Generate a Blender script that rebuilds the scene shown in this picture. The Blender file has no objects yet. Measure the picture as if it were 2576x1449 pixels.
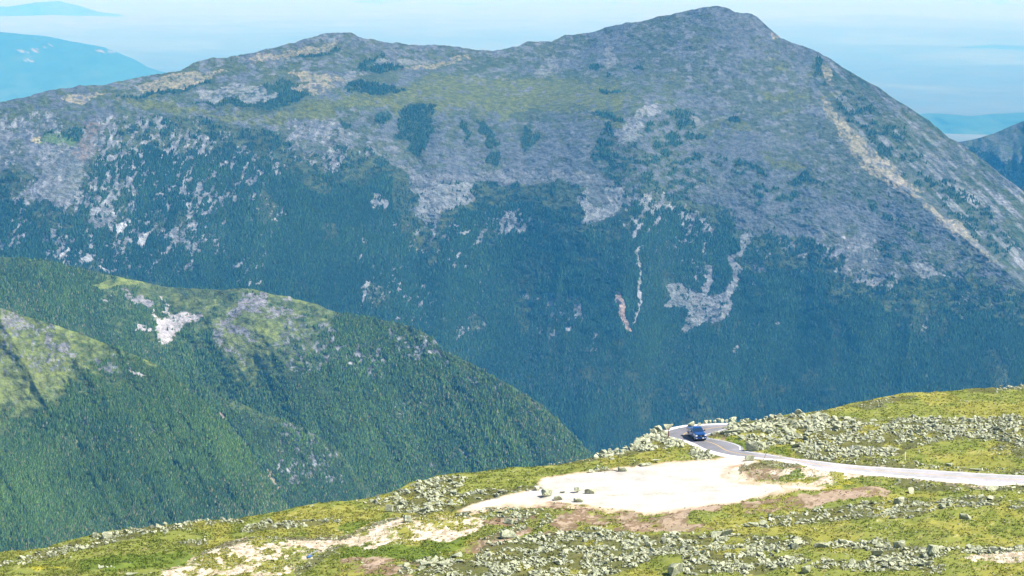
import bpy, bmesh, math, random
import numpy as np
from mathutils import Vector, Matrix

# ------------------------------------------------------------------ camera, world, sun
S = bpy.context.scene
FPX = 6059.6                 # focal length in units of a 2576 px wide frame (24 deg)
PITCH = math.radians(8.2)
cam_d = bpy.data.cameras.new('camera')
cam = bpy.data.objects.new('camera', cam_d)
S.collection.objects.link(cam)
cam_d.sensor_fit = 'HORIZONTAL'
cam_d.sensor_width = 36.0
cam_d.lens = 18.0 / math.tan(math.atan(1288.0 / FPX))
cam_d.clip_start = 1.0
cam_d.clip_end = 200000.0
cam.location = (0, 0, 0)
cam.rotation_euler = (math.radians(90) - PITCH, 0, 0)
S.camera = cam

SUN_EL = math.radians(52)
SUN_AZ = math.radians(103)    # compass angle from +Y (view direction) clockwise to the right
sun_dir = Vector((math.sin(SUN_AZ) * math.cos(SUN_EL), math.cos(SUN_AZ) * math.cos(SUN_EL), math.sin(SUN_EL)))
W = bpy.data.worlds.new('World')
S.world = W
W.use_nodes = True
wn = W.node_tree
wn.nodes.clear()
sky = wn.nodes.new('ShaderNodeTexSky')
sky.sky_type = 'NISHITA'
sky.sun_disc = False
sky.sun_elevation = SUN_EL
sky.sun_rotation = SUN_AZ
sky.altitude = 1800
bg = wn.nodes.new('ShaderNodeBackground')
bg.inputs['Strength'].default_value = 0.085
wo = wn.nodes.new('ShaderNodeOutputWorld')
wn.links.new(sky.outputs[0], bg.inputs['Color'])
wn.links.new(bg.outputs[0], wo.inputs['Surface'])

sl = bpy.data.lights.new('sun', 'SUN')
sl.energy = 5.0
sl.angle = math.radians(0.53)
sl.color = (1.0, 0.96, 0.90)
so = bpy.data.objects.new('sun', sl)
so.rotation_euler = sun_dir.to_track_quat('Z', 'Y').to_euler()
S.collection.objects.link(so)

S.view_settings.view_transform = 'Standard'
S.view_settings.look = 'None'
S.view_settings.exposure = 1.05
S.view_settings.gamma = 1.0
try:
    S.cycles.max_bounces = 5
    S.cycles.diffuse_bounces = 2
    S.cycles.volume_bounces = 0
except Exception:
    pass

HAZE_DENSITY = 5.8e-5
HAZE_COLOR = (0.065, 0.44, 1.0)

# ------------------------------------------------------------------ helpers
rng = np.random.default_rng(7)
random.seed(7)
LAT = np.random.default_rng(1234).random((512, 512)).astype(np.float32)


def vnoise(x, y, seed=0):
    x = np.asarray(x, dtype=np.float64) + seed * 37.17
    y = np.asarray(y, dtype=np.float64) + seed * 11.73
    xi = np.floor(x).astype(np.int64); yi = np.floor(y).astype(np.int64)
    fx = x - xi; fy = y - yi
    fx = fx * fx * (3 - 2 * fx); fy = fy * fy * (3 - 2 * fy)
    x0 = xi & 511; x1 = (xi + 1) & 511; y0 = yi & 511; y1 = (yi + 1) & 511
    a = LAT[y0, x0]; b = LAT[y0, x1]; c = LAT[y1, x0]; d = LAT[y1, x1]
    return (a * (1 - fx) + b * fx) * (1 - fy) + (c * (1 - fx) + d * fx) * fy


def fbm(x, y, oct=4, seed=0, gain=0.5):
    s = 0; a = 1; t = 0
    for i in range(oct):
        s = s + a * vnoise(x * 2 ** i, y * 2 ** i, seed + i * 5)
        t += a; a *= gain
    return s / t            # 0..1, mean .5


def smooth(x, a, b):
    t = np.clip((x - a) / (b - a), 0, 1)
    return t * t * (3 - 2 * t)


def inpoly(px, py, pts):
    pts = np.asarray(pts, dtype=np.float64)
    res = np.zeros(px.shape, bool)
    x0, y0 = pts.min(0); x1, y1 = pts.max(0)
    m = (px >= x0) & (px <= x1) & (py >= y0) & (py <= y1)
    if not m.any():
        return res
    X = px[m]; Y = py[m]
    r = np.zeros(X.shape, bool)
    n = len(pts)
    j = n - 1
    for i in range(n):
        xi, yi = pts[i]; xj, yj = pts[j]
        if yi != yj:
            c = ((yi > Y) != (yj > Y)) & (X < (xj - xi) * (Y - yi) / (yj - yi) + xi)
            r ^= c
        j = i
    res[m] = r
    return res


def pdir(px, py):
    """world direction per unit of world depth Y through photo coordinate (2576 wide)"""
    u = (np.asarray(px, dtype=np.float64) - 1288.0) / FPX
    v = (724.5 - np.asarray(py, dtype=np.float64)) / FPX
    dy = math.cos(PITCH) + v * math.sin(PITCH)
    dz = -math.sin(PITCH) + v * math.cos(PITCH)
    return u / dy, dz / dy


def toscreen(X, Y, Z):
    f = Y * math.cos(PITCH) - Z * math.sin(PITCH)
    up = Y * math.sin(PITCH) + Z * math.cos(PITCH)
    return 1288 + FPX * X / f, 724.5 - FPX * up / f


def T(ox, oy, k=3.0):
    return lambda pts: [(ox + x / k, oy + y / k) for x, y in pts]


c3 = 2576 / 3.0
t1, t2, t3 = T(0, 0), T(c3, 0), T(2 * c3, 0)
t4, t5, t6 = T(0, 483), T(c3, 483), T(2 * c3, 483)
r1, r2, r3 = T(0, 966), T(c3, 966), T(2 * c3, 966)
z4 = T(1610, 1046.5, 8.0)
q1 = T(1274.6, 1127, 6.0)     # detail view of the lot
q5 = T(1744.2, 1046.5, 6.0)   # detail view right of the truck


def tag(o, label=None, cat=None, group=None, kind=None):
    if label: o['label'] = label
    if cat: o['category'] = cat
    if group: o['group'] = group
    if kind: o['kind'] = kind
    return o


def make_mesh(name, verts, faces, mat=None, col=None, smooth_sh=False, parent=None, link=True):
    """numpy mesh; faces = (n,3) or (n,4) array"""
    me = bpy.data.meshes.new(name)
    verts = np.asarray(verts, dtype=np.float32)
    faces = np.asarray(faces, dtype=np.int32)
    n, k = faces.shape
    me.vertices.add(len(verts)); me.vertices.foreach_set('co', verts.ravel())
    me.loops.add(n * k); me.loops.foreach_set('vertex_index', faces.ravel())
    me.polygons.add(n)
    me.polygons.foreach_set('loop_start', np.arange(0, n * k, k, dtype=np.int32))
    me.polygons.foreach_set('loop_total', np.full(n, k, dtype=np.int32))
    me.polygons.foreach_set('use_smooth', np.full(n, smooth_sh, dtype=bool))
    me.update(calc_edges=True)
    if col is not None:
        ca = me.color_attributes.new('Col', 'FLOAT_COLOR', 'POINT')
        c4 = np.ones((len(verts), 4), np.float32); c4[:, :3] = col
        ca.data.foreach_set('color', c4.ravel())
    if mat: me.materials.append(mat)
    if not link:
        return me
    o = bpy.data.objects.new(name, me)
    S.collection.objects.link(o)
    if parent: o.parent = parent
    return o


def grid_faces(R, C, flip=False):
    i = np.arange(R * C).reshape(R, C)
    a, b, c, d = i[:-1, :-1].ravel(), i[:-1, 1:].ravel(), i[1:, 1:].ravel(), i[1:, :-1].ravel()
    return np.stack([a, b, c, d] if not flip else [a, d, c, b], 1)


# ------------------------------------------------------------------ materials
class NB:
    def __init__(s, name):
        s.m = bpy.data.materials.new(name); s.m.use_nodes = True
        s.t = s.m.node_tree; s.t.nodes.clear()
        s.out = s.n('ShaderNodeOutputMaterial')
        s.b = s.n('ShaderNodeBsdfPrincipled')
        s.l(s.b.outputs[0], s.out.inputs['Surface'])

    def n(s, t, **kw):
        x = s.t.nodes.new(t)
        for k, v in kw.items(): setattr(x, k, v)
        return x

    def l(s, a, b): s.t.links.new(a, b)

    def noise(s, scale, detail=4, rough=0.6, vec=None, stretch=None):
        x = s.n('ShaderNodeTexNoise'); x.inputs['Scale'].default_value = scale
        x.inputs['Detail'].default_value = detail; x.inputs['Roughness'].default_value = rough
        if vec is None:
            g = s.n('ShaderNodeNewGeometry'); vec = g.outputs['Position']
        if stretch:
            mp = s.n('ShaderNodeMapping'); mp.inputs['Scale'].default_value = stretch
            s.l(vec, mp.inputs['Vector']); vec = mp.outputs[0]
        s.l(vec, x.inputs['Vector'])
        return x.outputs['Fac']

    def ramp(s, fac, stops):
        x = s.n('ShaderNodeValToRGB'); e = x.color_ramp.elements
        while len(e) < len(stops): e.new(0.5)
        for k, (p, c) in enumerate(stops):
            e[k].position = p; e[k].color = (*c, 1) if len(c) == 3 else c
        s.l(fac, x.inputs[0]); return x.outputs[0]

    def mul(s, a, b, t='MULTIPLY', fac=1.0):
        x = s.n('ShaderNodeMix', data_type='RGBA', blend_type=t)
        if isinstance(fac, float): x.inputs[0].default_value = fac
        else: s.l(fac, x.inputs[0])
        for v, k in ((a, 6), (b, 7)):
            if isinstance(v, tuple): x.inputs[k].default_value = (*v, 1)
            else: s.l(v, x.inputs[k])
        return x.outputs[2]

    def bump(s, h, strength, dist):
        x = s.n('ShaderNodeBump'); x.inputs['Strength'].default_value = strength
        x.inputs['Distance'].default_value = dist
        s.l(h, x.inputs['Height']); s.l(x.outputs[0], s.b.inputs['Normal'])

    def set(s, rough=0.9, spec=0.2, metal=0.0, color=None, coat=None):
        s.b.inputs['Roughness'].default_value = rough
        s.b.inputs['Specular IOR Level'].default_value = spec
        s.b.inputs['Metallic'].default_value = metal
        if coat: s.b.inputs['Coat Weight'].default_value = coat; s.b.inputs['Coat Roughness'].default_value = 0.08
        if color is not None:
            if isinstance(color, tuple): s.b.inputs['Base Color'].default_value = (*color, 1)
            else: s.l(color, s.b.inputs['Base Color'])
        return s.m


def attr_mat(name, sc1, lo, hi, bump_s=0.0, bump_d=1.0, bsc=1.0, rough=0.95, spec=0.1, sc2=None, stretch=None):
    """vertex-painted surface colour broken up by two procedural noises"""
    b = NB(name)
    a = b.n('ShaderNodeVertexColor', layer_name='Col')
    f = b.ramp(b.noise(sc1, 5, 0.7, stretch=stretch), [(0.3, (lo,) * 3), (0.7, (hi,) * 3)])
    c = b.mul(a.outputs[0], f)
    if sc2:
        f2 = b.ramp(b.noise(sc2, 3, 0.6), [(0.3, (0.82, 0.85, 0.8)), (0.7, (1.15, 1.12, 1.2))])
        c = b.mul(c, f2)
    if bump_s > 0: b.bump(b.noise(bsc, 6, 0.75), bump_s, bump_d)
    return b.set(rough, spec, color=c)


M = {}
M['mountain'] = attr_mat('mountain_surface', 0.085, 0.40, 1.65, 1.0, 7.0, 0.10, sc2=0.012)
M['hill'] = attr_mat('far_hill_surface', 0.002, 0.8, 1.2, 0.0)
M['tree'] = attr_mat('conifer_foliage', 0.9, 0.75, 1.25)
M['ground'] = attr_mat('alpine_turf_and_gravel', 2.2, 0.82, 1.18, 0.5, 0.10, 3.0, sc2=0.25)
M['grass'] = attr_mat('sedge_blades', 1.3, 0.8, 1.2)


def rock_mat():
    b = NB('lichen_rock')
    g = b.n('ShaderNodeNewGeometry')
    base = b.ramp(b.noise(0.7, 5, 0.7), [(0.30, (0.14, 0.145, 0.12)), (0.43, (0.30, 0.315, 0.21)), (0.58, (0.44, 0.45, 0.29)), (0.75, (0.57, 0.56, 0.46))])
    f = b.ramp(b.noise(5.5, 5, 0.7), [(0.36, (0.5,) * 3), (0.6, (1.15,) * 3)])
    c = b.mul(base, f)
    b.bump(b.noise(4.0, 6, 0.7), 0.7, 0.12)
    return b.set(0.92, 0.15, color=c)


M['rock'] = rock_mat()


def simple(name, col, rough=0.5, spec=0.5, metal=0.0, coat=None, nz=None, amp=0.1):
    b = NB(name)
    if nz:
        f = b.ramp(b.noise(nz, 4, 0.6, vec=b.n('ShaderNodeTexCoord').outputs['Object']), [(0.3, (1 - amp,) * 3), (0.7, (1 + amp,) * 3)])
        return b.set(rough, spec, metal, b.mul(f, tuple(col)), coat)
    return b.set(rough, spec, metal, tuple(col), coat)


# ------------------------------------------------------------------ colours
C_ROCK = np.array([0.074, 0.086, 0.094])
C_PALE = np.array([0.205, 0.225, 0.240])
C_TAN = np.array([0.25, 0.23, 0.16])
C_PINK = np.array([0.29, 0.23, 0.20])
C_GRASS = np.array([0.080, 0.095, 0.014])
C_OLIVE = np.array([0.045, 0.060, 0.020])
C_FLOOR = np.array([0.012, 0.026, 0.010])
C_BRIGHT = np.array([0.20, 0.24, 0.05])


def mix(c, m, col):
    m = m[..., None].astype(np.float64)
    c *= (1 - m); c += m * col
    return c


# ------------------------------------------------------------------ layered mountain builder
def ridge_surface(name, sky_pts, base_py, px0, px1, step, rows, Yr, slope_fn, relief_fn, paint_fn, mat, pad_back=2500.0,
                  back_slope=0.45, skirt=-1400.0, jag=2.0):
    """Heightfield of one mountain side.  Skyline and depth give every column's crest; the face is integrated
    downwards from the crest with real slopes; a back slope and a skirt close it."""
    cols = np.arange(px0, px1 + step, step, dtype=np.float64)
    sp = np.asarray(sky_pts, float)
    skyl = np.interp(cols, sp[:, 0], sp[:, 1])
    w = int(420 / step) | 1
    hw_ = np.hanning(w + 2)[1:-1]; hw_ /= hw_.sum()
    lead = lambda v: np.concatenate([v[0] - (v[1] - v[0]) * np.arange(w // 2, 0, -1), v, v[-1] + (v[-1] - v[-2]) * np.arange(1, w // 2 + 1)])
    sky_s = np.convolve(lead(skyl), hw_, mode='valid')
    skyl = skyl + (fbm(cols / 16.0, cols * 0 + 3.3, 4, 9) - 0.5) * jag * 2
    base = np.full_like(cols, base_py) if np.isscalar(base_py) else np.interp(cols, base_py[0], base_py[1])
    base = np.maximum(base, skyl + 60)
    base_s = np.convolve(lead(base), hw_, mode='valid')
    base_s = np.maximum(base_s, sky_s + 60)
    t = np.linspace(0, 1, rows)
    t = t ** 1.15
    PX = np.repeat(cols[None, :], rows, 0)
    # depth of the face on a smoothed crest, so that small crest bumps do not run down the whole slope
    PYs = sky_s[None, :] + t[:, None] * (base_s - sky_s)[None, :]
    _, uzs = pdir(PX, PYs)
    Yc = np.interp(cols, Yr[0], Yr[1])
    Yc = np.convolve(np.pad(Yc, w, mode='edge'), np.ones(2 * w + 1) / (2 * w + 1), mode='valid')
    m = slope_fn(PX, PYs)
    Ys = np.empty_like(PX)
    Ys[0] = Yc
    for i in range(1, rows):
        r = -uzs[i - 1]; dr = (-uzs[i]) - r
        Ys[i] = Ys[i - 1] - Ys[i - 1] * dr / (m[i] + r)
    PY = skyl[None, :] + t[:, None] * (base - skyl)[None, :]
    ux, uz = pdir(PX, PY)
    Y = np.empty_like(PX)
    for j in range(len(cols)):
        k0 = (Ys[4, j] - Ys[0, j]) / (PYs[4, j] - PYs[0, j])
        k1 = (Ys[-1, j] - Ys[-5, j]) / (PYs[-1, j] - PYs[-5, j])
        Y[:, j] = np.interp(PY[:, j], PYs[:, j], Ys[:, j])
        Y[:, j] += np.minimum(PY[:, j] - PYs[0, j], 0) * k0 + np.maximum(PY[:, j] - PYs[-1, j], 0) * k1
    Y = Y + relief_fn(PX, PY, Y)
    for i in range(1, rows):      # never let the face overhang
        Y[i] = np.minimum(Y[i], Y[i - 1] - 0.05)
    V = np.stack([ux * Y, Y, uz * Y], -1)
    col = paint_fn(PX, PY)
    # back rows
    nb = 5
    back = []
    for k in range(nb, 0, -1):
        d = pad_back * (k / nb) ** 2
        b = V[0].copy(); b[:, 1] += d; b[:, 2] -= d * back_slope; b[:, 0] *= (b[:, 1] / V[0][:, 1])
        back.append(b)
    low = V[-1].copy(); dz = low[:, 2] - skirt
    low[:, 1] -= dz * 0.5; low[:, 0] = V[-1][:, 0] * low[:, 1] / V[-1][:, 1]; low[:, 2] = skirt
    allV = np.concatenate([np.array(back), V, low[None]], 0)
    allC = np.concatenate([np.repeat(col[:1], nb, 0), col, col[-1:]], 0)
    R, C = allV.shape[:2]
    o = make_mesh(name, allV.reshape(-1, 3), grid_faces(R, C, True), mat, allC.reshape(-1, 3), smooth_sh=True)
    return o, PX, PY, V, col


# ------------------------------------------------------------------ far lowland and far ridges
def build_lowland():
    ny, nx = 180, 160
    Y = 300 + (95000 - 300) * np.linspace(0, 1, ny) ** 2.2
    s = np.linspace(-0.62, 0.62, nx)
    YY, SS = np.meshgrid(Y, s, indexing='ij')
    XX = SS * (YY + 4000)
    Z = -1750 - YY ** 2 / 1.6e7 + 200 * fbm(XX / 5200, YY / 5200, 5, 3) + 140 * fbm(XX / 1500, YY / 1500, 4, 6)
    c = np.empty(XX.shape + (3,)); c[:] = (0.085, 0.08, 0.05)
    mix(c, smooth(YY, 25000, 65000), np.array([0.20, 0.15, 0.10]))  # whitening of the distant haze painted into the land colour
    f = fbm(XX / 2600, YY / 3800, 5, 8)
    mix(c, smooth(f, 0.52, 0.66) * 0.25, np.array([0.22, 0.22, 0.13]))
    v = np.stack([XX, YY, Z], -1)
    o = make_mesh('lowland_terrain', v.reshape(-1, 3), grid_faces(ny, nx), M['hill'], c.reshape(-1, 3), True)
    tag(o, kind='structure')


build_lowland()


def far_ridge(name, sky_pts, Yd, depth_slope=0.25, drop=170, px0=-500, px1=3100, col=(0.03, 0.06, 0.035), fields=None, seed=1, skirt=-2600, jag=0.8):
    Yr = ([-500, 3100], [Yd, Yd])

    def slope(px, py): return np.full(px.shape, depth_slope)

    def relief(px, py, Y): return (fbm(px / 130, py / 60, 4, seed) - 0.5) * Yd * 0.02

    def paint(px, py):
        c = np.empty(px.shape + (3,)); c[:] = col
        f = fbm(px / 60, py / 22, 4, seed + 2)
        mix(c, smooth(f, 0.5, 0.75) * 0.5, np.array([0.06, 0.09, 0.05]))
        for cx, cy, rx, ry in (fields or []):
            d = ((px - cx) / rx) ** 2 + ((py - cy) / ry) ** 2
            mm = (d < 1.0) & (fbm(px / 6, py / 3, 3, 5) > 0.52)
            mix(c, mm.astype(float), np.array([0.17, 0.15, 0.13]))
        return c
    sp = np.asarray(sky_pts, float)
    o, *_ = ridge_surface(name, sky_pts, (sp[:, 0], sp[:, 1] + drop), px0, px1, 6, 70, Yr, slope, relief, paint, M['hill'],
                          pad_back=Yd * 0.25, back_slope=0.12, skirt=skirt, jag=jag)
    tag(o, kind='structure')
    return o


# hills in the haze, nearest first; haze paleness is painted into farther ridges' colour
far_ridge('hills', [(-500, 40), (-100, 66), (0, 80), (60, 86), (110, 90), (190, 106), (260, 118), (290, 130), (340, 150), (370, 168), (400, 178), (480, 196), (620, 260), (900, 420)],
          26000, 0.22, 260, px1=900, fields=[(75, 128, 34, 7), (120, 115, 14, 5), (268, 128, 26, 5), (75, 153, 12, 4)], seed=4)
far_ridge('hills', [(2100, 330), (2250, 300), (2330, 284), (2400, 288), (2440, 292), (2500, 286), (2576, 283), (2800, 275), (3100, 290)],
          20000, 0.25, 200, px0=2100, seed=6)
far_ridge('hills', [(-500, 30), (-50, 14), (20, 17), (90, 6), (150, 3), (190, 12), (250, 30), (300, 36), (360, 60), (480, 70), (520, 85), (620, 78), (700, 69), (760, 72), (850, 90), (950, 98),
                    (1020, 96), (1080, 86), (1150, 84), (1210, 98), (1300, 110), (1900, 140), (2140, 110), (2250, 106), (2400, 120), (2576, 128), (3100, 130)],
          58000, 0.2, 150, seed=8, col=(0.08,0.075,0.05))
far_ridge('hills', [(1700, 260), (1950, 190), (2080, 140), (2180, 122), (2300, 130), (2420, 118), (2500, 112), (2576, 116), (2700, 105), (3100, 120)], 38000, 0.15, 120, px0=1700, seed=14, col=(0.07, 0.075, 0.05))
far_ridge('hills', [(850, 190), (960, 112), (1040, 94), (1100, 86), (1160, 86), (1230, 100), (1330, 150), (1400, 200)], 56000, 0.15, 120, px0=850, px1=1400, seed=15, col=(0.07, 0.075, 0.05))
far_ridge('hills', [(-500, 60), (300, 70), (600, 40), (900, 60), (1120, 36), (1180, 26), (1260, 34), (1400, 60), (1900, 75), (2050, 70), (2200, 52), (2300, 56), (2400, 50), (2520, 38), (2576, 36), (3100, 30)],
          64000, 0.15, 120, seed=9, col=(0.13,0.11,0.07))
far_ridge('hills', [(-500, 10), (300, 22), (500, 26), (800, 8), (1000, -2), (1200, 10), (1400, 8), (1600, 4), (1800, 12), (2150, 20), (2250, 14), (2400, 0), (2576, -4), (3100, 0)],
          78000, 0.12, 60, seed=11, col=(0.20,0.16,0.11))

# ------------------------------------------------------------------ main mountain
SKY_MAIN = [(-220, 300), (-100, 278), (0, 256), (60, 244), (105, 232), (160, 222), (200, 216), (260, 214), (330, 198), (380, 188), (455, 178), (480, 162), (510, 151), (530, 146), (580, 143), (640, 132), (700, 117),
            (740, 107), (770, 97), (800, 88), (820, 84), (850, 82), (868, 81), (885, 84), (905, 94), (930, 98), (960, 104), (1000, 109), (1060, 114), (1130, 113), (1160, 119), (1180, 124), (1200, 127), (1240, 127),
            (1270, 125), (1300, 116), (1330, 105), (1360, 105), (1385, 104), (1420, 88), (1480, 84), (1520, 70), (1560, 60), (1600, 54), (1660, 42), (1712, 30), (1760, 19), (1780, 16), (1808, 15), (1828, 20), (1850, 29),
            (1890, 35), (1905, 44), (1930, 65), (1945, 80), (1965, 95), (1990, 106), (2020, 115), (2060, 132), (2090, 148), (2130, 175), (2170, 198), (2210, 220), (2250, 250), (2300, 280), (2336, 300),
            (2350, 316), (2385, 345), (2410, 357), (2450, 385), (2520, 440), (2600, 500), (2700, 570), (2800, 640)]
CREST = [(2040, 225), (2062, 250), (2100, 300), (2150, 380), (2210, 430), (2280, 480), (2360, 545), (2440, 610), (2540, 690), (2700, 830)]


def main_slope(px, py):
    plate = np.exp(-((py - 225 - 0.02 * (px - 1200)) / 60.0) ** 2) * smooth(px, -100, 500) * (1 - smooth(px, 1600, 1800))
    m = 0.62 - 0.40 * plate
    m = m + 0.18 * smooth(py, 330, 520) - 0.22 * smooth(py, 700, 1000)
    return m + (fbm(px / 300, py / 200, 3, 21) - 0.5) * 0.3


def crest_side(px, py):
    cp = np.asarray(CREST, float)
    cx = np.interp(py, cp[:, 1], cp[:, 0])
    return px - cx


def main_relief(px, py, Y):
    rib = 1 - np.abs(2 * fbm(px / 170 + 0.25 * (py / 300), py / 900, 3, 31) - 1)
    r = -(rib - 0.75) * 48 * smooth(py, 420, 640)
    r += (fbm(px / 70, py / 120, 3, 37) - 0.5) * 15 * smooth(py, 330, 520)
    r += (fbm(px / 420, py / 480, 2, 33) - 0.5) * 150
    d = crest_side(px, py)
    act = smooth(py, 150, 620)
    r -= 110 * act * np.exp(-np.maximum(-d, 0) / 330.0) * np.exp(-np.maximum(d, 0) / 160.0)
    r += (fbm(px / 30, py / 14, 4, 41) - 0.5) * 12
    r += (fbm(px / 5.0, py / 2.6, 3, 43) - 0.5) * 5
    return r


F0 = [(-300, 470), (0, 440), (40, 420), (92, 445), (78, 500), (190, 512), (205, 450), (235, 370), (250, 300), (300, 300), (420, 292), (500, 300), (600, 330), (660, 330), (720, 345), (760, 400), (830, 395), (880, 375),
      (918, 367), (969, 387), (992, 413), (1032, 430), (1045, 467), (1040, 530), (1090, 570), (1130, 545), (1150, 470), (1230, 462), (1330, 465), (1430, 462), (1470, 490), (1460, 540), (1500, 560), (1560, 540),
      (1600, 480), (1650, 470), (1700, 485), (1760, 505), (1835, 525), (1850, 580), (1900, 590), (1960, 585), (2040, 600), (2100, 640), (2200, 690), (2250, 705), (2300, 695), (2400, 700), (2480, 705), (2540, 735),
      (2640, 745), (2900, 760), (2900, 1500), (-300, 1500)]


def main_paint(px, py):
    wx = px + (fbm(px / 38, py / 30, 6, 51, 0.68) - 0.5) * 88
    wy = py + (fbm(px / 38, py / 30, 6, 57, 0.68) - 0.5) * 58
    ip = lambda pts: inpoly(wx, wy, pts)
    wxs = px + (wx - px) * 0.55; wys = py + (wy - py) * 0.5
    ips = lambda pts: inpoly(wxs, wys, pts)
    c = np.empty(px.shape + (3,)); c[:] = C_ROCK
    n1 = fbm(px / 20, py / 9, 5, 61, 0.65)
    n2 = fbm(px / 7, py / 5, 4, 63, 0.7)
    n3 = fbm(px / 110, py / 70, 4, 65)
    c *= (0.84 + 0.32 * n2)[..., None]
    mix(c, smooth(n3 + 0.35 * n2, 0.66, 0.86) * 0.22, C_PALE)
    forest = np.zeros(px.shape)

    # tops: mix of turf and stones
    Mx = [(-300, 330), (0, 262), (150, 240), (330, 210), (480, 180), (600, 152), (760, 160), (900, 135), (1000, 125), (1200, 132), (1290, 145), (1400, 165), (1470, 200), (1600, 225), (1700, 262), (1560, 300), (1400, 290),
          (1200, 300), (1050, 290), (940, 290), (700, 310), (300, 310), (0, 340), (-300, 400)]
    m = ip(Mx) & (n1 > 0.47)
    mix(c, m * 0.85, C_OLIVE * 1.15)
    turf = np.exp(-((py - 235) / 75.0) ** 2) * (1 - smooth(px, 1600, 1900))
    mix(c, smooth(n1 + 0.5 * (n3 - 0.5) + 0.10 * turf, 0.53, 0.62) * turf * 0.8, C_OLIVE * 1.35)
    m = smooth(n1 + 0.55 * (n3 - 0.5), 0.50, 0.60)
    mix(c, m * 0.8, C_OLIVE * 1.05)
    G = [t1([(860, 770), (1100, 735), (1400, 800), (1700, 880), (2000, 850), (2200, 800), (2500, 740), (2576, 750), (2576, 860), (2200, 940), (1900, 955), (1500, 870), (1200, 830)]),
         t2([(-20, 740), (0, 690), (300, 700), (500, 640), (640, 600), (900, 560), (1200, 600), (1400, 590), (1600, 600), (1800, 600), (2080, 650), (2170, 720), (2160, 800), (2000, 850), (1700, 830), (1200, 840), (900, 830), (700, 850), (450, 850), (300, 780), (0, 790)]),
         t2([(1760, 860), (2000, 850), (2200, 930), (2100, 960), (1900, 900)]),
         t2([(400, 820), (480, 800), (440, 900), (410, 900)]), t2([(1000, 830), (1060, 830), (1000, 930)]), t2([(1230, 840), (1290, 840), (1260, 930), (1190, 920)]),
         t3([(560, 850), (700, 820), (930, 822), (700, 850)]), t3([(570, 700), (720, 710), (1000, 728), (1180, 650), (1200, 700), (1020, 745), (900, 745), (650, 735)]),
         t3([(700, 460), (790, 490), (760, 530), (680, 510)]), t3([(300, 905), (380, 890), (440, 940), (630, 955), (450, 1010), (330, 955), (230, 1030), (200, 1010)]),
         t3([(560, 1155), (700, 1180), (820, 1240), (1030, 1280), (900, 1290), (700, 1230)]), t3([(40, 300), (150, 275), (260, 300), (150, 285)]),
         t3([(1220, 1300), (1380, 1270), (1240, 1320)]), t3([(520, 400), (700, 420), (720, 440), (560, 410)]),
         t3([(880, 500), (960, 530), (1030, 600), (960, 560)])]
    for g in G: mix(c, (ip(g) & (n1 > 0.36)) * 0.9, C_GRASS * (0.9 if g[0][1] > 300 else 1.0))
    K = [t2([(1870, 1120), (1900, 1050), (1990, 1000), (1960, 900), (2060, 930), (2100, 1080), (2180, 1060), (2280, 940), (2270, 890), (2450, 830), (2576, 850), (2640, 950), (2620, 1080), (2680, 1200), (2640, 1300), (2720, 1449), (2200, 1600), (2080, 1449), (1940, 1300), (1940, 1200)]),
         t3([(300, 1200), (480, 1205), (580, 1260), (720, 1320), (600, 1330), (500, 1290), (540, 1350), (330, 1250)]), t3([(60, 1280), (220, 1290), (240, 1340), (150, 1400), (90, 1350)]),
         t3([(330, 1330), (420, 1340), (440, 1400), (360, 1395)]), t3([(440, 1449), (700, 1390), (880, 1335), (1000, 1335), (1110, 1370), (930, 1410), (800, 1500)]),
         t3([(0, 950), (50, 1000), (200, 1020), (60, 1100), (150, 1150), (200, 1200), (300, 1180), (290, 1240), (0, 1200)]),
         t3([(950, 450), (1050, 470), (1250, 640), (1400, 760), (1500, 900), (1650, 1010), (1800, 1130), (1900, 1240), (2050, 1380), (2300, 1600), (2576, 1900), (2200, 1900), (1950, 1500), (1800, 1420), (1650, 1300), (1500, 1180), (1400, 1080), (1300, 980), (1230, 880), (1140, 760), (1180, 700), (1000, 560)]),
         t6([(350, 20), (620, 60), (610, 130), (560, 170), (510, 130), (440, 90)]), t6([(620, 250), (700, 200), (900, 90), (960, 110), (780, 180), (700, 260), (620, 300)]),
         t6([(1230, 20), (1400, 60), (1560, 60), (1500, 130), (1760, 250), (1950, 370), (1900, 400), (1700, 330), (1560, 220), (1350, 80)]),
         t6([(1350, 360), (1700, 420), (2000, 560), (2200, 640), (2330, 700), (2000, 640), (1700, 560), (1500, 460)])]
    for g in K:
        mm = ip(g)
        mix(c, (mm & (n1 > 0.44)) * 0.9, C_OLIVE)
        mix(c, (mm & (n1 > 0.56)) * 0.8, C_FLOOR * 1.3)
        forest = np.maximum(forest, mm * smooth(n1, 0.55, 0.62) * 0.6)
    # diagonal turf and scree streaks on the right flank
    dd = crest_side(px, py)
    st = fbm((px + py) / 110, (px - py * 1.05) / 15, 4, 67, 0.6)
    fl_ = smooth(dd, -30, 60)
    mix(c, fl_ * smooth(st, 0.50, 0.60) * 0.85, C_OLIVE * 1.1)
    mix(c, fl_ * smooth(st, 0.60, 0.68) * (n1 > 0.45) * 0.7, C_FLOOR * 1.5)
    mix(c, fl_ * smooth(st, 0.45, 0.37) * (0.4 + 0.4 * smooth(py, 380, 520)), C_PALE * 0.9)
    # big treed area
    f0 = ip(F0)
    mix(c, f0 * 1.0, C_FLOOR)
    edge = inpoly(wx, wy + 42 * (0.4 + n3), F0)
    fringe = f0 & ~inpoly(wx, wy - 80 * (0.2 + n3 * 1.4), F0)
    mix(c, fringe * smooth(n1, 0.35, 0.6), C_OLIVE * 1.1)
    forest = np.where(f0, np.where(fringe, 0.5 * smooth(n1, 0.62, 0.4), 1.0), forest)
    # yellowish clearings in the woods
    bare = smooth(fbm(px / 60, py / 80, 4, 71), 0.60, 0.72) * f0
    mix(c, bare * 0.7, C_OLIVE); forest *= (1 - 0.75 * bare)
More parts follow.
